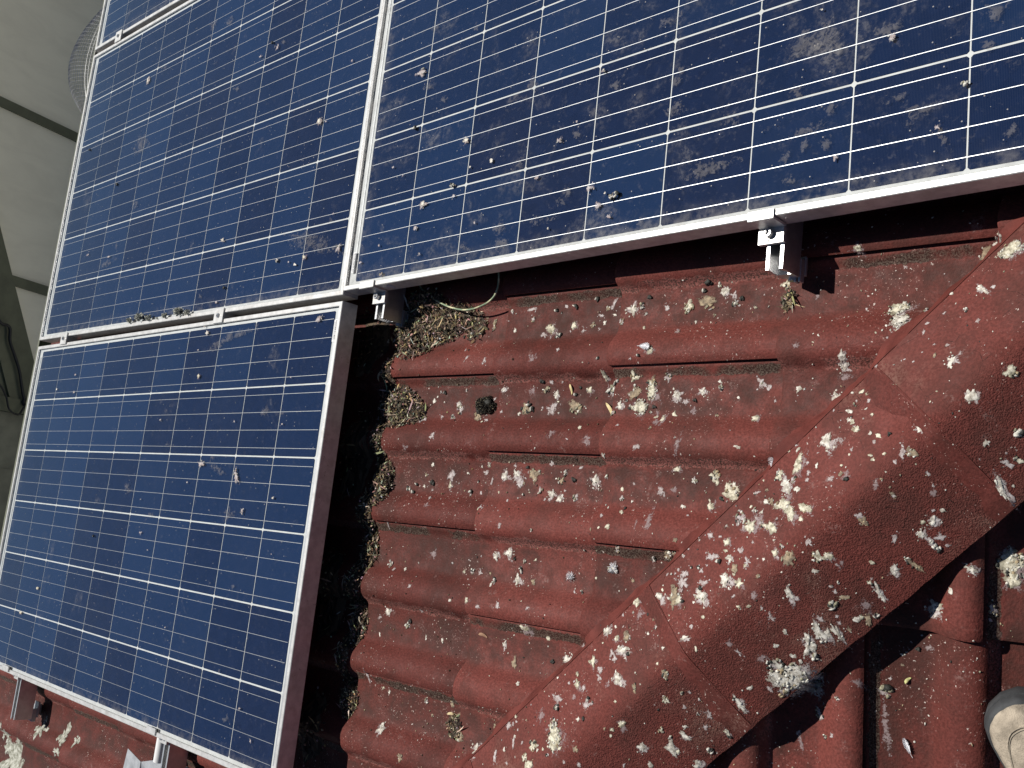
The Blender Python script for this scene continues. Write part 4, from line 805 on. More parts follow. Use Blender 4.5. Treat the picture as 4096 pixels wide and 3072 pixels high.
PDROPS="0.6959,0.3205,5.9,h,1.1,0.9,-0.254;0.61,0.2106,9.2,t,1.1,0.89,-0.203;0.5183,0.1893,9.6,f,1.1,0.87,-0.188;0.5247,0.3367,11,f,1.1,0.87,-0.243;0.8229,0.3738,9.3,f,1.1,0.92,-0.289;0.8463,0.3811,6.9,f,1.1,0.93,-0.295;0.8617,0.2799,5.8,f,1.1,0.93,-0.255;0.8525,0.2603,7.5,f,1.1,0.93,-0.245;0.9305,0.0967,18.4,f,1.8,0.69,-0.0271;0.8574,0.2155,12,f,1.1,0.93,-0.227;0.7415,0.2997,4.3,f,1.1,0.91,-0.25;0.7255,0.2879,9.7,f,1.1,0.91,-0.244;0.9645,0.1721,10.1,f,1.1,0.95,-0.219;0.5649,0.1487,6.2,t,1.1,0.88,-0.176;0.6906,0.1077,9.5,w,1.1,0.9,-0.169;0.65,0.2141,6.5,f,1.1,0.89,-0.208;0.5427,0.4201,5.5,f,1.1,0.88,-0.275;0.6466,0.2384,3.5,w,1.1,0.89,-0.217;1.0963,0.2583,20.5,f,1.4,0.88,0.0821;1.1297,0.2418,12.8,f,1,0.99,-0.27;1.2071,0.2511,12,f,1.3,0.66,-0.0124;1.2129,0.2358,7.7,t,1,1,-0.278;1.3142,0.1439,5.6,h,0.97,1,-0.245;1.341,0.1882,6.2,f,0.96,1,-0.272;1.1293,0.1475,9,f,1,0.98,-0.225;1.1007,0.1278,10.9,f,1.3,0.65,0.142;1.0918,0.1026,7.6,f,0.72,1.3,-0.199;1.2604,0.1176,12,f,1.3,0.77,0.158;1.2814,0.0905,6.3,w,0.98,1,-0.213;1.2913,0.0694,7.7,f,0.44,2,0.4;1.1413,0.0765,4.9,w,1,0.99,-0.191;1.0634,0.0907,7.4,f,1,0.97,-0.191;1.0736,0.0555,7.3,f,1,0.97,-0.175;1.3719,0.0664,5.8,f,0.96,1,-0.21;1.0731,0.1907,9.4,f,1,0.97,-0.239;1.3462,0.2342,12.4,f,0.96,1,-0.297;1.1053,0.3098,2.3,W,1,0.98,-0.298;1.2262,0.1435,9.9,f,1.5,0.54,0.0414;1.1256,0.1018,7.1,f,1,0.98,-0.202;0.7166,0.074,8.4,t,0.89,1.3,-0.157;0.7462,0.0844,8.2,h,1.1,0.9,-0.163;0.7543,0.088,5.9,d,1.1,0.91,-0.165;0.7407,0.0511,6.8,w,1.1,0.9,-0.149;0.7279,0.0931,2.3,W,1.1,0.9,-0.165;0.5871,0.0667,12.6,f,1.6,0.61,-0.146;0.6062,0.0491,3,W,1.1,0.88,-0.14;0.6436,0.1075,7.3,f,1.1,0.89,-0.165;0.6296,0.093,7.4,f,1.1,0.88,-0.159;0.8123,0.0307,6.5,f,1.1,0.91,-0.145;0.1902,0.4469,15.4,t,1.2,0.83,-0.252;0.2186,0.414,9.8,f,1.2,0.83,-0.244;-0.4124,0.6711,11,w,0.88,0.95,-0.477;-0.3886,0.6801,7.2,f,1.3,0.78,-0.275;-0.442,0.692,5.6,d,1.3,0.77,-0.274;-0.1696,0.4198,9.5,W,0.89,1.1,-0.217;-0.1402,0.4119,5.4,w,1.3,0.79,-0.217;0.1945,0.3229,5.9,d,1.2,0.83,-0.212;0.3593,0.2623,6.5,W,1.2,0.85,-0.203;0.3369,0.1751,7.1,h,1.2,0.84,-0.171;0.4379,0.2057,4.5,W,1.2,0.86,-0.189;0.3809,0.2049,2.9,W,1.2,0.85,-0.185;0.1383,0.2489,4.6,w,1.2,0.82,-0.184;0.1755,0.2243,5.2,w,0.85,1.2,-0.178;0.1097,0.5452,4.9,w,0.61,1.5,-0.276;0.2166,0.5382,6.7,f,1.2,0.84,-0.284;-0.0714,0.5439,5.4,w,1.2,0.8,-0.261;-0.0318,0.4555,6,f,1.2,0.81,-0.237;0.2756,0.3674,6.3,f,1.2,0.84,-0.233;-0.4892,0.6667,6.6,w,1.3,0.77,-0.264;0.3481,0.5049,8.1,f,1.2,0.85,-0.285;0.0293,0.6429,11.2,f,1.2,0.82,-0.299;0.252,0.151,8,W,1.2,0.83,-0.158;0.3443,0.1528,4.7,w,1.2,0.84,-0.164;0.2406,0.1007,7.3,t,1.2,0.83,-0.14;0.4143,0.0875,3.9,w,1.2,0.85,-0.144;0.2623,0.045,4.8,t,1.2,0.83,-0.122;0.1462,0.0148,6.4,g,1.3,0.72,0.673;0.0704,0.0495,5.3,w,1.2,0.8,-0.116;-0.1459,0.0882,7.4,Y,1.3,0.78,-0.12;-0.2581,0.0933,6.2,h,1.3,0.77,-0.117;-0.1792,0.0744,5.2,W,1.3,0.78,-0.114;-0.2073,0.0832,3.8,t,1.3,0.78,-0.116;-0.0156,0.0935,15.5,t,0.81,1,-0.324;-0.0483,-0.062,11.7,t,1.3,0.61,0.288;-0.0593,0.1603,7.2,f,1.3,0.79,-0.145;-0.0547,0.1771,5,w,1.3,0.8,-0.151;0.4903,0.0379,13.2,f,1.2,0.86,-0.13;0.4827,0.0654,10.7,f,1.2,0.86,-0.14;0.3938,0.0414,8.4,f,1.2,0.85,-0.126;-0.126,-0.19,3.5,w,1.3,0.77,-0.0349;0.1263,0.0804,4.5,w,1.2,0.81,-0.128;-0.1154,0.1197,39.2,f,2.4,0.37,-0.228;-1.1476,0.7688,9.8,W,0.83,1.2,-0.247;-1.1092,0.5522,27,f,1.4,0.72,-0.2;-0.7816,0.8415,13,f,1.3,0.75,-0.287;-0.6917,0.8219,13.6,f,1.3,0.75,-0.288;-0.7321,0.7134,7.3,f,1.3,0.75,-0.259;-0.587,0.6013,7.8,f,1.3,0.76,-0.24;-1.235,0.4486,6.1,d,1.4,0.71,-0.172;-1.4976,0.6123,5.4,d,1.4,0.69,-0.196;-1.0581,0.7869,14.3,f,2.2,0.44,-0.256;-1.0768,0.3556,14.7,f,1.4,0.71,-0.156;-0.5309,0.1788,6.2,W,1.3,0.75,-0.132;-1.2158,0.1918,15.2,f,1.4,0.7,-0.114;-1.1975,0.2149,7,t,1.4,0.7,-0.12;-1.1593,0.246,9.2,f,0.71,1.3,-0.128;-0.5079,0.0133,6,t,1.3,0.74,-0.0873;-0.4824,0.0481,5.1,d,1.3,0.75,-0.0976;-0.5962,0.0378,6.3,f,1.4,0.74,-0.0918;-0.5294,-0.0624,6.9,W,1.4,0.74,-0.0661;-0.5368,-0.1727,6.8,Y,0.95,1.1,-0.0357;-0.5489,-0.0462,4.3,t,1.4,0.74,-0.0702;-1.2825,-0.1425,5.7,w,1.5,0.68,-0.0365;-0.5616,-0.1051,5.2,w,1.4,0.74,-0.0539;-1.3539,0.2393,8.6,w,1.4,0.69,-0.121;-0.4328,-0.0876,40,f,1.9,0.28,0.201;-0.4524,-0.3904,13.5,t,1.4,0.73,0.0247;-0.288,-0.4128,15.9,t,0.75,1.6,0.503;-0.24,-0.4918,9.4,t,0.91,1.1,-0.176;-0.2919,-0.5,13.1,f,1.4,0.74,0.0581;-0.6975,-0.2823,5.4,t,1.4,0.72,-0.00535;-0.5071,-0.4369,4,t,1.4,0.72,0.0372;-1.2677,-0.1955,6.8,t,1.5,0.68,-0.0245;-0.9673,-0.6005,4.8,d,1.5,0.68,0.0731;-0.7032,-0.5709,6.1,w,1.4,0.7,0.0704;-0.6476,-0.6115,4.2,w,1.4,0.7,0.0822;-0.6637,-0.5246,8.6,f,1.4,0.71,0.0589;-0.8155,-0.4636,13.8,f,1.4,0.7,0.0411;-0.6354,-0.3449,7.8,f,1.4,0.72,0.0113;-0.3331,-0.287,4.6,w,1.3,0.75,-0.00456;-1.4008,-0.1832,4.8,W,1.5,0.67,-0.0265;-0.4034,-0.374,7,f,1.4,0.74,0.0204;-0.7306,-0.4885,3.5,t,1.4,0.7,0.0485;-0.3795,-0.3995,15.3,f,2.2,0.36,-0.15;-1.269,-0.772,6.4,Y,1.5,0.65,0.107;-1.3581,-0.8521,7.6,Y,1.5,0.65,0.123;-0.4978,-0.7811,3.9,t,1.4,0.7,0.132;-0.1295,-0.8989,4.5,t,1.4,0.73,0.183;-0.0708,-0.9537,4.9,w,0.82,1.2,0.202;-0.2296,-0.6578,4.9,f,1.4,0.73,0.106;-0.176,-0.9302,8.5,f,1.4,0.72,0.189;-0.2326,-0.8398,4.7,f,1.4,0.72,0.16;-0.1322,-0.2943,3.5,t,1.3,0.77,-0.00257;-0.1245,-0.4566,4.7,W,1.3,0.76,0.0477;-0.2056,-0.2639,10.8,f,1.3,0.76,-0.0117;-0.0988,-0.5748,2.6,w,1.3,0.75,0.0849;-0.1407,-0.2711,3.5,f,1.3,0.77,-0.00974"
LAB = {'W': ('chalky white dropping', 'chalky white droppings'), 'w': ('thin washed-out white dropping', 'thin white droppings'),
       'Y': ('cream caked dropping', 'cream droppings'), 't': ('tan brown dropping crust', 'tan crusts'), 'f': ('faint pale dropping stain', 'faint stains'),
       'h': ('lumpy dropping with dark core', 'lumpy droppings with dark core'), 'd': ('dark curled dropping pellet', 'dark pellets'),
       'g': ('crumbly grey-green dropping clump', 'crumbly clumps'), 'l': ('pale grey lichen rosette', 'lichen rosettes')}
PLAB = {'f': ('hazy smear', 'glass smears'), 't': ('tan dried dropping', 'tan droppings on glass'),
        'h': ('small lumpy dropping', 'lumpy droppings on glass'), 'w': ('white dropping splash', 'white droppings on glass')}
ORD = ['leftmost', 'second from left', 'third from left', 'fourth from left', 'fifth from left', 'sixth from left', 'seventh from left', 'eighth from left', 'ninth from left', 'tenth from left',
       'eleventh from left', 'twelfth from left', 'thirteenth from left', 'fourteenth from left', 'fifteenth from left', 'sixteenth from left', 'seventeenth from left', 'eighteenth from left', 'nineteenth from left', 'twentieth from left']
camloc = camo.matrix_world.translation
def picx(p): q = p - camloc; return q.dot(right)/q.dot(fwd)
def place_roof(x, y):
    t, d = (x + y - C0)/R2, (y - x - C0)/R2
    if abs(d) < .129: return 'on the lowest hip tile in view' if t < 1.29 else ('on the middle hip tile in view' if t < 1.764 else 'on the uppermost hip tile in view')
    if d < 0: return 'on the lower tiles beside the shoe'
    if x < 0: return 'on the tiles below the nearest panel'
    k = int(math.floor((-.008 - y)/PER)); f = (-.008 - y)/PER - k
    nm = ['first', 'second', 'third', 'fourth', 'fifth', 'sixth', 'seventh', 'eighth']
    k = max(0, min(6, k))
    return 'in the %s pan below the panels' % nm[k] if .15 < f < .75 else 'on the %s roll below the panels' % nm[k + (1 if f >= .75 else 0)]
ROWN = ['lowest', 'second lowest', 'third lowest', 'third highest', 'second highest', 'highest']
def place_glass(u, v):
    if v < -.03: return 'in %s cell row of nearest panel' % ROWN[5 - max(0, min(5, int((-.047 - v)/PV)))]
    if u < .03: return 'in %s cell row of middle left panel' % ROWN[max(0, min(5, int(v/PV)))] if v < .98 else 'on the top left panel'
    return 'in %s cell row of upper right panel' % ROWN[max(0, min(5, int((v-.009)/PV)))]
NAMED = []
def name_all():
    G = {}
    for o, what, where, px in NAMED: G.setdefault((what, where), []).append((px, o))
    for (what, where), L in G.items():
        L.sort(key=lambda t: t[0])
        for i, (px, o) in enumerate(L):
            o['label'] = what + ' ' + where if len(L) == 1 else what + ' ' + where + ', ' + ORD[min(i, 19)]
UNIQ = {}
drnd = random.Random(5)
specks = Splat(); pspecks = Splat()
items = [it.split(',') for it in DROPS.split(';')]
items = [(float(a), float(b), float(c)/1000*(1.3 if k == 'l' else 1.12), k, float(d), float(e), float(f)) for a, b, c, k, d, e, f in items]
big_order = sorted(range(len(items)), key=lambda i: -items[i][2]*math.sqrt(items[i][4]*items[i][5]))
chosen = set(big_order[:260])
for i, (x, y, r, kd, sx, sy, ang) in enumerate(items):
    if i in chosen:
        sp = Splat(); dropping(sp, ROOF, x, y, r, kd, sx, sy, ang, drnd)
        if not sp.F: continue
        nm = 'lichen_patch' if kd == 'l' else 'bird_dropping'
        o = link(nm, sp.me(nm)); lb, gr = LAB[kd]
        tag(o, lb, 'lichen' if kd == 'l' else 'bird dropping', gr); NAMED.append((o, lb, place_roof(x, y), picx(sp.V[0])))
    else: dropping(specks, ROOF, x, y, r, kd, sx, sy, ang, drnd)
# crumbs and flecks too small to count
for k in range(2000):
    t = drnd.uniform(.55, 2.0); d = drnd.gauss(.05, .28)
    x, y = (t-d)/R2, (t+d)/R2 + C0
    if k % 3 == 0: x = drnd.uniform(.1, 1.35); y = drnd.uniform(-.95, .0)
    if noise.noise(Vector((x*6, y*6, 3))) < drnd.uniform(-.35, .25): continue
    rr_ = drnd.uniform(.0006, .0017)
    if drnd.random() < .5: specks.patch(ROOF, x, y, rr_*1.5, drnd.uniform(.6, 1.5), 1, drnd.uniform(0, 3), drnd.choice('WWwY'), .0003, drnd, .6, 1, 6)
    else: specks.lump(ROOF, x, y, rr_, drnd.choice(['lumpw', 'lumpw', 'lumpt', 'lumpd', 'lumpg']), drnd)
for k in range(620):
    if k % 2:
        t = drnd.uniform(.85, 1.95); d = drnd.uniform(-.10, .13) if k % 4 == 1 else drnd.uniform(.0, .15); x, y = (t-d)/R2, (t+d)/R2 + C0
    else:
        x = drnd.uniform(.25, 1.2); y = drnd.choice([-.085, -.24, -.24, -.39, -.39, -.54]) + drnd.gauss(0, .028)
    if noise.noise(Vector((x*9, y*9, 8))) < drnd.uniform(-.3, .3): continue
    dropping(specks, ROOF, x, y, drnd.uniform(.0018, .0046), drnd.choice('WwwwYgghd'), drnd.uniform(.6, 1.5), 1, drnd.uniform(0, 3), drnd)
tag(link('dropping_flecks', specks.me('dropping_flecks')), 'small white flecks and crumbs scattered over the red tiles', 'flecks', kind='stuff')
pit = [it.split(',') for it in PDROPS.split(';')]
for a, b, c, kd, d, e, f in pit:
    x, y, r, sx, sy, ang = float(a), float(b), float(c)/1000, float(d), float(e), float(f)
    if r*math.sqrt(sx*sy) > .0062 and kd in PLAB:
        sp = Splat(); dropping(sp, PANEL, x, y, r, kd, sx, sy, ang, drnd); nm = 'dirt_smear' if kd == 'f' else 'bird_dropping'
        o = link(nm, sp.me(nm)); lb, gr = PLAB[kd]; tag(o, lb, 'smear' if kd == 'f' else 'bird dropping', gr); NAMED.append((o, lb, place_glass(x, y), picx(sp.V[0])))
    else: dropping(pspecks, PANEL, x, y, r, kd, sx, sy, ang, drnd)
for k in range(420):
    u, v = drnd.uniform(-1.5, 1.35), drnd.uniform(-.95, 1.3)
    if v < -.05 and u > 0: continue
    if abs(v + .035) < .03 or abs(u-.035) < .03: continue
    pspecks.patch(PANEL, u, v, drnd.uniform(.0007, .0019), drnd.uniform(.6, 1.4), 1, drnd.uniform(0, 3), drnd.choice('Wwww'), .0002, drnd, .6, 1, 6)
name_all()
tag(link('glass_specks', pspecks.me('glass_specks')), 'tiny dried specks scattered over the panel glass', 'specks', kind='stuff')

# litter: nest straw, leaves and grit heaped beside the nearest panel
PALS = [(.024, .016, .010), (.050, .034, .020), (.105, .072, .042), (.23, .165, .095), (.50, .38, .22), (.58, .52, .41), (.13, .095, .062), (.36, .27, .17)]
PALW = [7, 8, 7, 4.5, 2.4, 1.8, 3, 3]
def attr_mat(name):
    m, nt, b = newmat(name); N = NT(nt); at = N.n('VertexColor', layer_name='tint'); N.l(at.outputs[0], b.inputs['Base Color']); b.inputs['Roughness'].default_value = .85; return m
MAT['litter'] = attr_mat('nest_litter')
lr = random.Random(21)
HEAPS = [(.165, -.080, .075, .055, .036, 700), (.245, -.062, .055, .042, .022, 380), (.30, -.055, .03, .03, .010, 90),
         (.145, -.240, .055, .042, .034, 560), (.195, -.250, .03, .025, .010, 100), (.110, -.238, .04, .05, .022, 200),
         (.105, -.345, .018, .05, .016, 120), (.122, -.400, .034, .046, .032, 380), (.105, -.47, .016, .05, .010, 90), (.108, -.540, .026, .048, .032, 360),
         (.095, -.60, .014, .03, .012, 60), (.106, -.692, .026, .044, .032, 360), (.106, -.845, .028, .036, .030, 300), (.41, -.838, .022, .020, .008, 90),
         (.105, -.165, .020, .04, .010, 110), (.10, -.300, .022, .045, .016, 170), (.088, -.45, .020, .05, .012, 140), (.078, -.62, .020, .05, .012, 130), (.080, -.76, .018, .05, .010, 110), (.20, -.020, .05, .03, .014, 160), (.335, -.075, .03, .03, .004, 60), (.02, -.10, .05, .08, .012, 60), (.02, -.35, .05, .10, .012, 60), (.0, -.65, .05, .10, .012, 60), (.0, -.92, .05, .08, .012, 50), (1.012, -.085, .013, .014, .008, 55)]
LV = []; LF = []; LC = []
def flake(p, n, ln, wd, col, bend):
    t = n.orthogonal().normalized(); t = (Matrix.Rotation(lr.uniform(0, 6.28), 3, n) @ t); t = (t + n*lr.uniform(-.45, .6)).normalized(); s_ = t.cross(n).normalized()
    s_ = (s_ + n*lr.uniform(-.6, .6)).normalized(); up = t.cross(s_).normalized()
    b = len(LV)
    for f, w in ((-1, .15), (-.4, .9), (.35, 1), (1, .1)):
        c = p + t*(ln/2*f) + up*(bend*ln*(1-f*f)); LV.append(c - s_*wd/2*w); LV.append(c + s_*wd/2*w)
    for i in range(3): LF.append((b+2*i, b+2*i+1, b+2*i+3, b+2*i+2)); LC.append(col)
def grit(p, r, col):
    V, F = ico(); b = len(LV); so = lr.uniform(0, 50)
    for v in V: LV.append(p + v*r*(1 + .6*noise.noise(v*1.3 + Vector((so, 0, 0)))))
    for f in F: LF.append(tuple(i+b for i in f)); LC.append(col)
for hx, hy, hr, hs, hh, cnt in HEAPS:
    # mound body
    b = len(LV); seg, rings = 22, 6
    for k in range(rings+1):
        for i in range(seg):
            a = 2*math.pi*i/seg; f = k/rings; rad = f*(1 + .25*noise.noise(Vector((math.cos(a)*2, math.sin(a)*2, hx*30))))
            x, y = hx + hr*rad*math.cos(a), hy + hs*rad*math.sin(a); q, n = ROOF.at(x, y)
            if q is None: q = Vector((x, y, -.1))
            z = q.z + hh*.62*max(0, 1-f*f) + .005*noise.noise(Vector((x*120, y*120, 0)))*(f < 1) - .002*(f == 1); LV.append(Vector((x, y, z)))
    for k in range(rings):
        for i in range(seg): LF.append((b+k*seg+i, b+(k+1)*seg+i, b+(k+1)*seg+(i+1) % seg, b+k*seg+(i+1) % seg)); LC.append(lr.choice(PALS[:3]))
    for _ in range(int(cnt*1.9)):
        a = lr.uniform(0, 6.28); f = math.sqrt(lr.random())*1.12; x, y = hx + hr*f*math.cos(a), hy + hs*f*math.sin(a); q, n = ROOF.at(x, y)
        if q is None: continue
        p = q + n*(max(0, hh*.65*(1-f*f)) + lr.uniform(.000, .005)); col = lr.choices(PALS, PALW)[0]; col = tuple(c*lr.uniform(.75, 1.25) for c in col)
        m = lr.random()
        if m < .50: flake(p, n, lr.uniform(.005, .014), lr.uniform(.0014, .0042), col, lr.uniform(-.2, .25))
        elif m < .68: flake(p, n, lr.uniform(.010, .030), lr.uniform(.0006, .0014), col, lr.uniform(-.25, .3))
        else: grit(p, lr.uniform(.0008, .0028), col)
    for _ in range(max(2, cnt//45)):
        a = lr.uniform(0, 6.28); f = math.sqrt(lr.random())*1.1; q, n = ROOF.at(hx + hr*f*math.cos(a), hy + hs*f*math.sin(a))
        if q is None: continue
        flake(q + n*(hh*.6*max(0, 1-f*f) + .005), n, lr.uniform(.020, .042), lr.uniform(.002, .0045), tuple(c*lr.uniform(.8, 1.2) for c in lr.choice([PALS[4], PALS[5], PALS[7]])), lr.uniform(-.1, .15))
for _ in range(260):           # strays over the tiles
    x, y = lr.uniform(.12, .75), lr.uniform(-.9, -.02); q, n = ROOF.at(x, y)
    if q is None or lr.random() < (x-.1)*1.1: continue
    grit(q + n*.0006, lr.uniform(.0006, .0022), tuple(c*lr.uniform(.8, 1.2) for c in lr.choices(PALS, PALW)[0]))
me = mesh('nest_litter', LV, LF, MAT['litter'])
ca = me.color_attributes.new('tint', 'FLOAT_COLOR', 'CORNER'); li = 0
buf = []
for p, c in zip(me.polygons, LC): buf += [c[0], c[1], c[2], 1.0]*p.loop_total
ca.data.foreach_set('color', buf)
tag(link('nest_litter', me), 'heaps of straw, leaf bits and grit along the shadow of the nearest panel', 'litter', kind='stuff')

# moss cushion
sp = Splat(); mr = random.Random(2); mx, my = .388, -.238
for q_ in range(5): sp.lump(ROOF, mx + mr.uniform(-.009, .009), my + mr.uniform(-.006, .006), .012, 'lumpd', mr, .7, .3)
for _ in range(900):
    a = mr.uniform(0, 6.28); f = math.sqrt(mr.random()); ro = 1 + .45*noise.noise(Vector((math.cos(a)*1.6, math.sin(a)*1.6, 4.2)))
    q, n = ROOF.at(mx + .025*f*ro*math.cos(a), my + .019*f*ro*math.sin(a))
    V, F = ico(); r_ = mr.uniform(.0007, .0016); c_ = q + n*(.013*math.sqrt(max(0, 1-f*f))*mr.uniform(.5, 1.1)); b = len(sp.V); st = mr.uniform(1.6, 3.6)
    ax = (n + Vector((mr.uniform(-.9, .9), mr.uniform(-.9, .9), mr.uniform(-.3, .3)))).normalized().to_track_quat('Z', 'Y').to_matrix()
    for v in V: sp.V.append(c_ + ax @ Vector((v.x*r_*.6, v.y*r_*.6, v.z*r_*st)))
    mi = sp.mi('lumpt' if mr.random() < .03 else ('lumpg' if mr.random() < .05 else 'moss'))
    for f_ in F: sp.F.append(tuple(i+b for i in f_)); sp.I.append(mi)
tag(link('moss_cushion', sp.me('moss_cushion')), 'near-black moss cushion in the pan right of the straw heaps', 'moss')

# dry leaves
def leaf(x, y, ang, ln, wd, col, label, lift=.003, surf=ROOF):
    q, n = surf.at(x, y); up = n.to_track_quat('Z', 'Y').to_matrix()
    V = []; F = []; k = 9
    for i in range(k):
        f = i/(k-1); w = wd*math.sin(math.pi*f**.85)**.8/2 + .0002; cx = (f-.5)*ln; cy = .14*ln*math.sin(f*3.0); cz = lift*(1+math.sin(f*5))*.7
        for s_, dz in ((-1, .0012), (0, 0), (1, .0010)):
            p = Vector((cx, cy + s_*w, cz + dz)); p = Matrix.Rotation(ang, 3, 'Z') @ p; V.append(q + up @ p)
    for i in range(k-1):
        for s_ in range(2): F.append((i*3+s_, (i+1)*3+s_, (i+1)*3+s_+1, i*3+s_+1))
    me = mesh('dry_leaf', V, F, simple('dry_leaf', col, .75, 0, 120, .2), True)
    o = link('dry_leaf', me); md = o.modifiers.new('t', 'SOLIDIFY'); md.thickness = .0004
    tag(o, label, 'leaf'); return o
leaf(.689, -.253, .55, .036, .006, (.62, .50, .26), 'pale yellow willow-shaped leaf lying on the tiles left of centre')
leaf(.600, -.212, .1, .02, .004, (.62, .52, .26), 'small pale leaf above the yellow one, right of the moss cushion')
leaf(.082, -.171, 1.9, .028, .005, (.60, .46, .30), 'curled tan leaf standing at the shadow edge of the nearest panel')
leaf(.400, -.822, 1.4, .030, .005, (.55, .44, .25), 'straw coloured leaf caught on a tile joint near the bottom')
leaf(.408, -.830, 1.0, .026, .004, (.60, .50, .32), 'second straw leaf caught on the tile joint near the bottom')
leaf(.460, -.668, 1.2, .022, .005, (.30, .17, .10), 'brown leaf beside a tan crumb in the lower middle pan')
leaf(1.207, -.622, .9, .012, .0035, (.66, .64, .28), 'yellow-green leaf scrap at the edge of the hip shadow')
leaf(.150, -.10, .8, .034, .005, (.50, .34, .20), 'reddish brown leaf on top of the straw heap by the bracket')
leaf(.095, -.008, .2, .034, .006, (.60, .52, .38), 'pale leaf lying under the left bracket rail')
# feathers
MAT['feather'] = simple('white_down', (.72, .72, .74), .9)
def feather(x, y, ang, ln, wd, label, fluffy=False):
    q, n = ROOF.at(x, y); up = n.to_track_quat('Z', 'Y').to_matrix(); fr = random.Random(int(x*1e4)); mb = MB()
    def W(p): return q + up @ (Matrix.Rotation(ang, 3, 'Z') @ Vector(p))
    if fluffy:
        for k in range(110):
            a = fr.uniform(0, 6.28); e = fr.uniform(.1, 1.2); l_ = wd*fr.uniform(.5, 1)
            mb.tube([W((0, 0, .002)), W((l_*.5*math.cos(a)*math.cos(e), l_*.5*math.sin(a)*math.cos(e), .002 + l_*.4*math.sin(e))), W((l_*math.cos(a+.4)*math.cos(e), l_*math.sin(a+.4)*math.cos(e), .002 + l_*.6*math.sin(e)))], .00022, 3)
    else:
        mb.tube([W((-ln/2, 0, .002)), W((0, .001, .004)), W((ln/2, 0, .003))], .0004, 4)
        for k in range(46):
            f = k/45; x0 = -ln*.25 + ln*.75*f; l_ = wd*math.sin(math.pi*(.12+.8*f))*fr.uniform(.8, 1.1)
            for s_ in (-1, 1): mb.tube([W((x0, 0, .003)), W((x0 + l_*.35, s_*l_*.5, .0045)), W((x0 + l_*.8, s_*l_*.9, .004 + fr.uniform(0, .003)))], .00024, 3)
    tag(link('feather', mb.me('feather', MAT['feather'])), label, 'feather', 'small bird feathers')
feather(.764, -.150, 2.2, .026, .007, 'small grey-white feather on the roll below the panel, centre')
feather(1.209, -.713, 2.1, .028, .004, 'thin white feather on the lower tiles left of the shoe')
feather(.644, -.541, 0, .01, .011, 'white fluff ball in the lower middle pan', True)
feather(.736, -.518, 0, .01, .013, 'white fluff ball beside a dropping close to the hip', True)
feather(1.0135, -.334, 0, .01, .013, 'white fluff ball resting against the hip pointing', True)
feather(.180, -.239, 0, .01, .013, 'white fluff on the second straw heap', True)
feather(.105, -.365, 0, .01, .012, 'white fluff on the narrow straw heap in the shadow edge', True)

# lichen tufts on the panel frame
MAT['tuft'] = simple('lichen_tuft', (.60, .60, .53), .9, 0, 260, .5)
for k, (u, v, r_) in enumerate([(-.966, .000, .014), (-.905, .004, .020), (-.852, -.001, .015), (-.807, -.005, .006), (-.760, -.002, .013), (-.679, .002, .021), (-.638, -.003, .014)]):
    fr = random.Random(k); V = []; F = []; base = P1(u, v, 0)
    for i in range(int(60 + r_*5200)):
        a = fr.uniform(0, 6.28); e = fr.uniform(.15, 1.5); d = Vector((math.cos(a)*math.cos(e), math.sin(a)*math.cos(e)*.7, math.sin(e))); L_ = r_*fr.uniform(.45, 1.0); w = r_*fr.uniform(.10, .20)
        s_ = d.orthogonal().normalized(); s_ = Matrix.Rotation(fr.uniform(0, 6.28), 3, d) @ s_; b = len(V)
        for f, ww in ((.1, .4), (.6, .8), (1, 1.5), (1.1, .5)):
            c = base + M1.to_3x3() @ (d*L_*f + Vector((fr.uniform(-1, 1), fr.uniform(-1, 1), 0))*w*.4); V += [c - s_*w*ww*.5, c + s_*w*ww*.5]
        for j in range(3): F.append((b+2*j, b+2*j+1, b+2*j+3, b+2*j+2))
    o = link('lichen_tuft', mesh('lichen_tuft', V, F, MAT['tuft']))
    tag(o, ['leftmost lichen tuft on the panel frame', 'second lichen tuft from the left on the panel frame, tall', 'third lichen tuft from the left on the panel frame', 'smallest lichen tuft on the panel frame, fourth from left', 'fifth lichen tuft from the left on the panel frame', 'largest lichen tuft on the panel frame, near the clamp', 'rightmost lichen tuft on the panel frame by the clamp'][k], 'lichen', 'lichen tufts on the frame')

# ------------------------------------------------------------------ shoe of the photographer
hx, hy = .66, -.75; hl = math.hypot(hx, hy); hx /= hl; hy /= hl
TOE = Vector((1.328, -.606)); n2 = Vector((0, -SN, CS))
toe3 = Vector((TOE.x, TOE.y, (TOE.y - C0)*TAN + Z0)) + n2*.034
ax = Vector((hx, hy, hy*TAN)).normalized(); ay = n2.cross(ax).normalized()
SM = Matrix((ax, ay, n2)).transposed().to_4x4(); SM.translation = toe3
shoe = empty('shoe', SM); tag(shoe, 'beige suede shoe with dark rubber toe at the lower right edge', 'shoe')
WPT = [(0, .0), (.004, .020), (.011, .030), (.02, .038), (.04, .0465), (.065, .0515), (.095, .0535), (.13, .049), (.17, .041), (.21, .037), (.245, .0365), (.272, .031), (.288, .020), (.295, 0)]
def hw(l):
    for (a, wa), (b, wb) in zip(WPT, WPT[1:]):
        if a <= l <= b: return wa + (wb-wa)*(l-a)/(b-a)
    return 0
def outline(off=0, n=40):
    L = [.295*(.5-.5*math.cos(math.pi*i/n)) for i in range(n+1)]
    pts = []
    for l in L: pts.append((l, hw(l)))
    poly = pts + [(l, -w) for l, w in reversed(pts[1:-1])]
    if off:
        c = []
        for x, y in poly:
            g_ = Vector((x - min(.25, max(.05, x)), y)); g_ = g_.normalized() if g_.length > 1e-6 else Vector((0, 0)); c.append((x + g_.x*off, y + g_.y*off))
        poly = c
    return poly
MAT['suede'] = simple('beige_suede', (.36, .305, .235), .95, 0, 48, .34, .8, 420, .1)
MAT['rubber'] = simple('dark_grey_rubber', (.045, .047, .049), .75, 0, 60, .2, .2, 300)
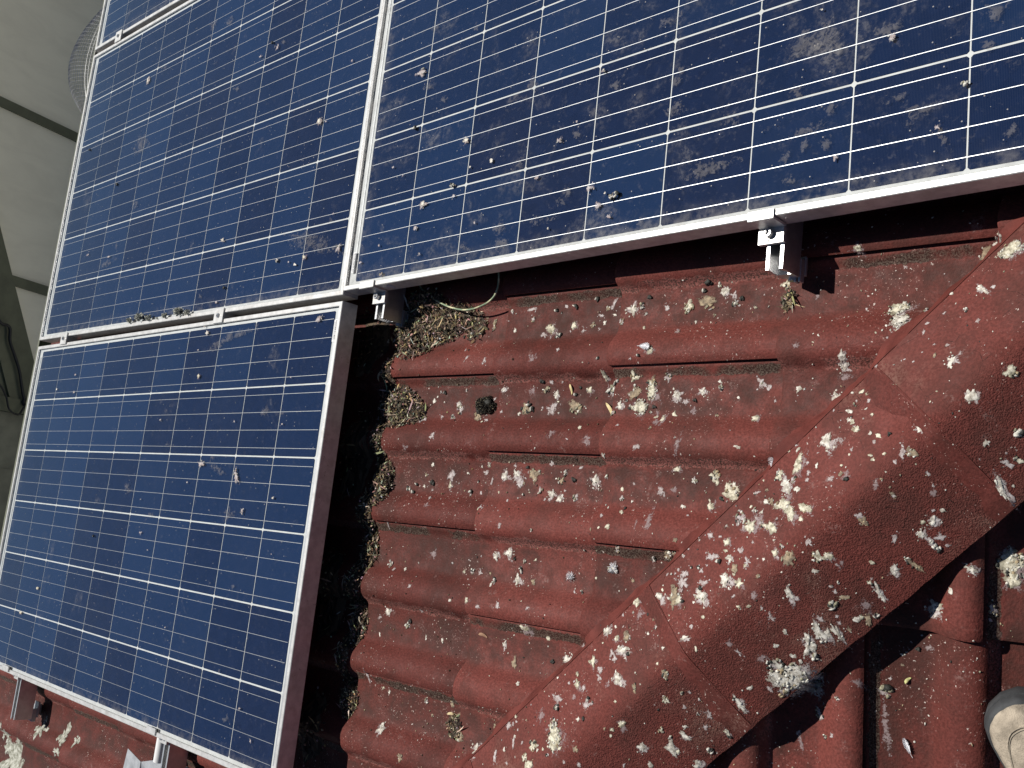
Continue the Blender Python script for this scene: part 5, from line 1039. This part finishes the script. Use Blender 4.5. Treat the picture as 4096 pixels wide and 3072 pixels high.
MAT['thread'] = simple('seam_thread', (.30, .26, .20), .9)
o0, o1 = outline(0), outline(.0035); n = len(o0); V = []; F = []
lev = [(0, o0), (.004, o1), (.020, o1), (.026, outline(.002))]
for z_, ol in lev: V += [(x, y, z_ + (.014 if False else 0) + max(0, (.05-x))*(.12)) for x, y in ol]
for k in range(len(lev)-1):
    for i in range(n): F.append((k*n+i, k*n+(i+1) % n, (k+1)*n+(i+1) % n, (k+1)*n+i))
F.append(tuple(range(n-1, -1, -1))); F.append(tuple(range((len(lev)-1)*n, len(lev)*n)))
link('sole', mesh('sole', V, F, MAT['rubber'], True, None, 45), shoe)
# toe bumper wrapping the front of the upper
mb = MB(); rows = []
fr_ = [p for p in outline(.001, 60) if p[0] < .085]
fr_.sort(key=lambda p: math.atan2(p[1], p[0]-.1) % (2*math.pi))
V = []; F = []
for x, y in fr_:
    hgt = .005 + .018*max(0, 1 - x/.055); inn = Vector((.1-x, -y)).normalized()*.0055
    zb = .022 + max(0, .05-x)*.12
    V += [(x, y, zb), (x + inn.x*.15, y + inn.y*.15, zb + hgt*.6), (x + inn.x*.8, y + inn.y*.8, zb + hgt), (x + inn.x*1.8, y + inn.y*1.8, zb + hgt*1.02)]
for i in range(len(fr_)-1):
    for k in range(3): F.append((i*4+k, (i+1)*4+k, (i+1)*4+k+1, i*4+k+1))
link('toe_bumper', mesh('toe_bumper', V, F, MAT['rubber'], True), shoe)
# upper
HPT = [(0, .018), (.01, .030), (.03, .043), (.06, .052), (.10, .062), (.13, .080), (.16, .092), (.19, .098), (.295, .102)]
def hh_(l):
    for (a, wa), (b, wb) in zip(HPT, HPT[1:]):
        if a <= l <= b: return wa + (wb-wa)*(l-a)/(b-a)
V = []; F = []; NL, NA = 44, 21
def upper_pt(l, a, off=0):
    w = max(.0015, hw(l)-.0015) + off; h = hh_(l) + off; ca, sa = math.cos(a), math.sin(a); p_ = .78
    y = w*math.copysign(abs(ca)**p_, ca); z_ = h*abs(sa)**(.85)
    wr = .0009*noise.noise(Vector((l*60, y*50, 0)))
    return Vector((l, y, .020 + max(0, .05-l)*.12 + z_ + wr))
for i in range(NL+1):
    l = .002 + .291*i/NL
    for k in range(NA): V.append(upper_pt(l, math.pi*k/(NA-1)))
for i in range(NL):
    for k in range(NA-1): F.append((i*NA+k, (i+1)*NA+k, (i+1)*NA+k+1, i*NA+k+1))
F.append(tuple(NL*NA+k for k in range(NA))); F.append(tuple(NA-1-k for k in range(NA)))
upp = link('upper', mesh('upper', V, F, MAT['suede'], True), shoe)
for off_ in (0, .0032):
    mb = MB(); pts = []
    for i in range(41):
        f = -1 + i/20; l = .030 + off_ + .11*abs(f)**2.1; a = math.pi/2 - f*math.pi*.34; pts.append(upper_pt(l, a, .0006))
    mb.tube(pts, .0010 if off_ == 0 else .0006, 6)
    link('toe_seam', mb.me('toe_seam', MAT['suede'] if off_ == 0 else MAT['thread'], True), upp)
mb = MB(); 
for k in range(4):
    l = .125 + k*.018; mb.tube([upper_pt(l, math.pi*(.32 + .36*i/12), .003) for i in range(13)], .0028, 6)
link('laces', mb.me('laces', MAT['thread'], True), shoe)
mb = MB(); mb.tube([Vector((.235 + .045*math.cos(t_)*1.1, .033*math.sin(t_), .122)) for t_ in [2*math.pi*i/24 for i in range(25)]], .006, 8)
link('collar', mb.me('collar', MAT['suede'], True), shoe)
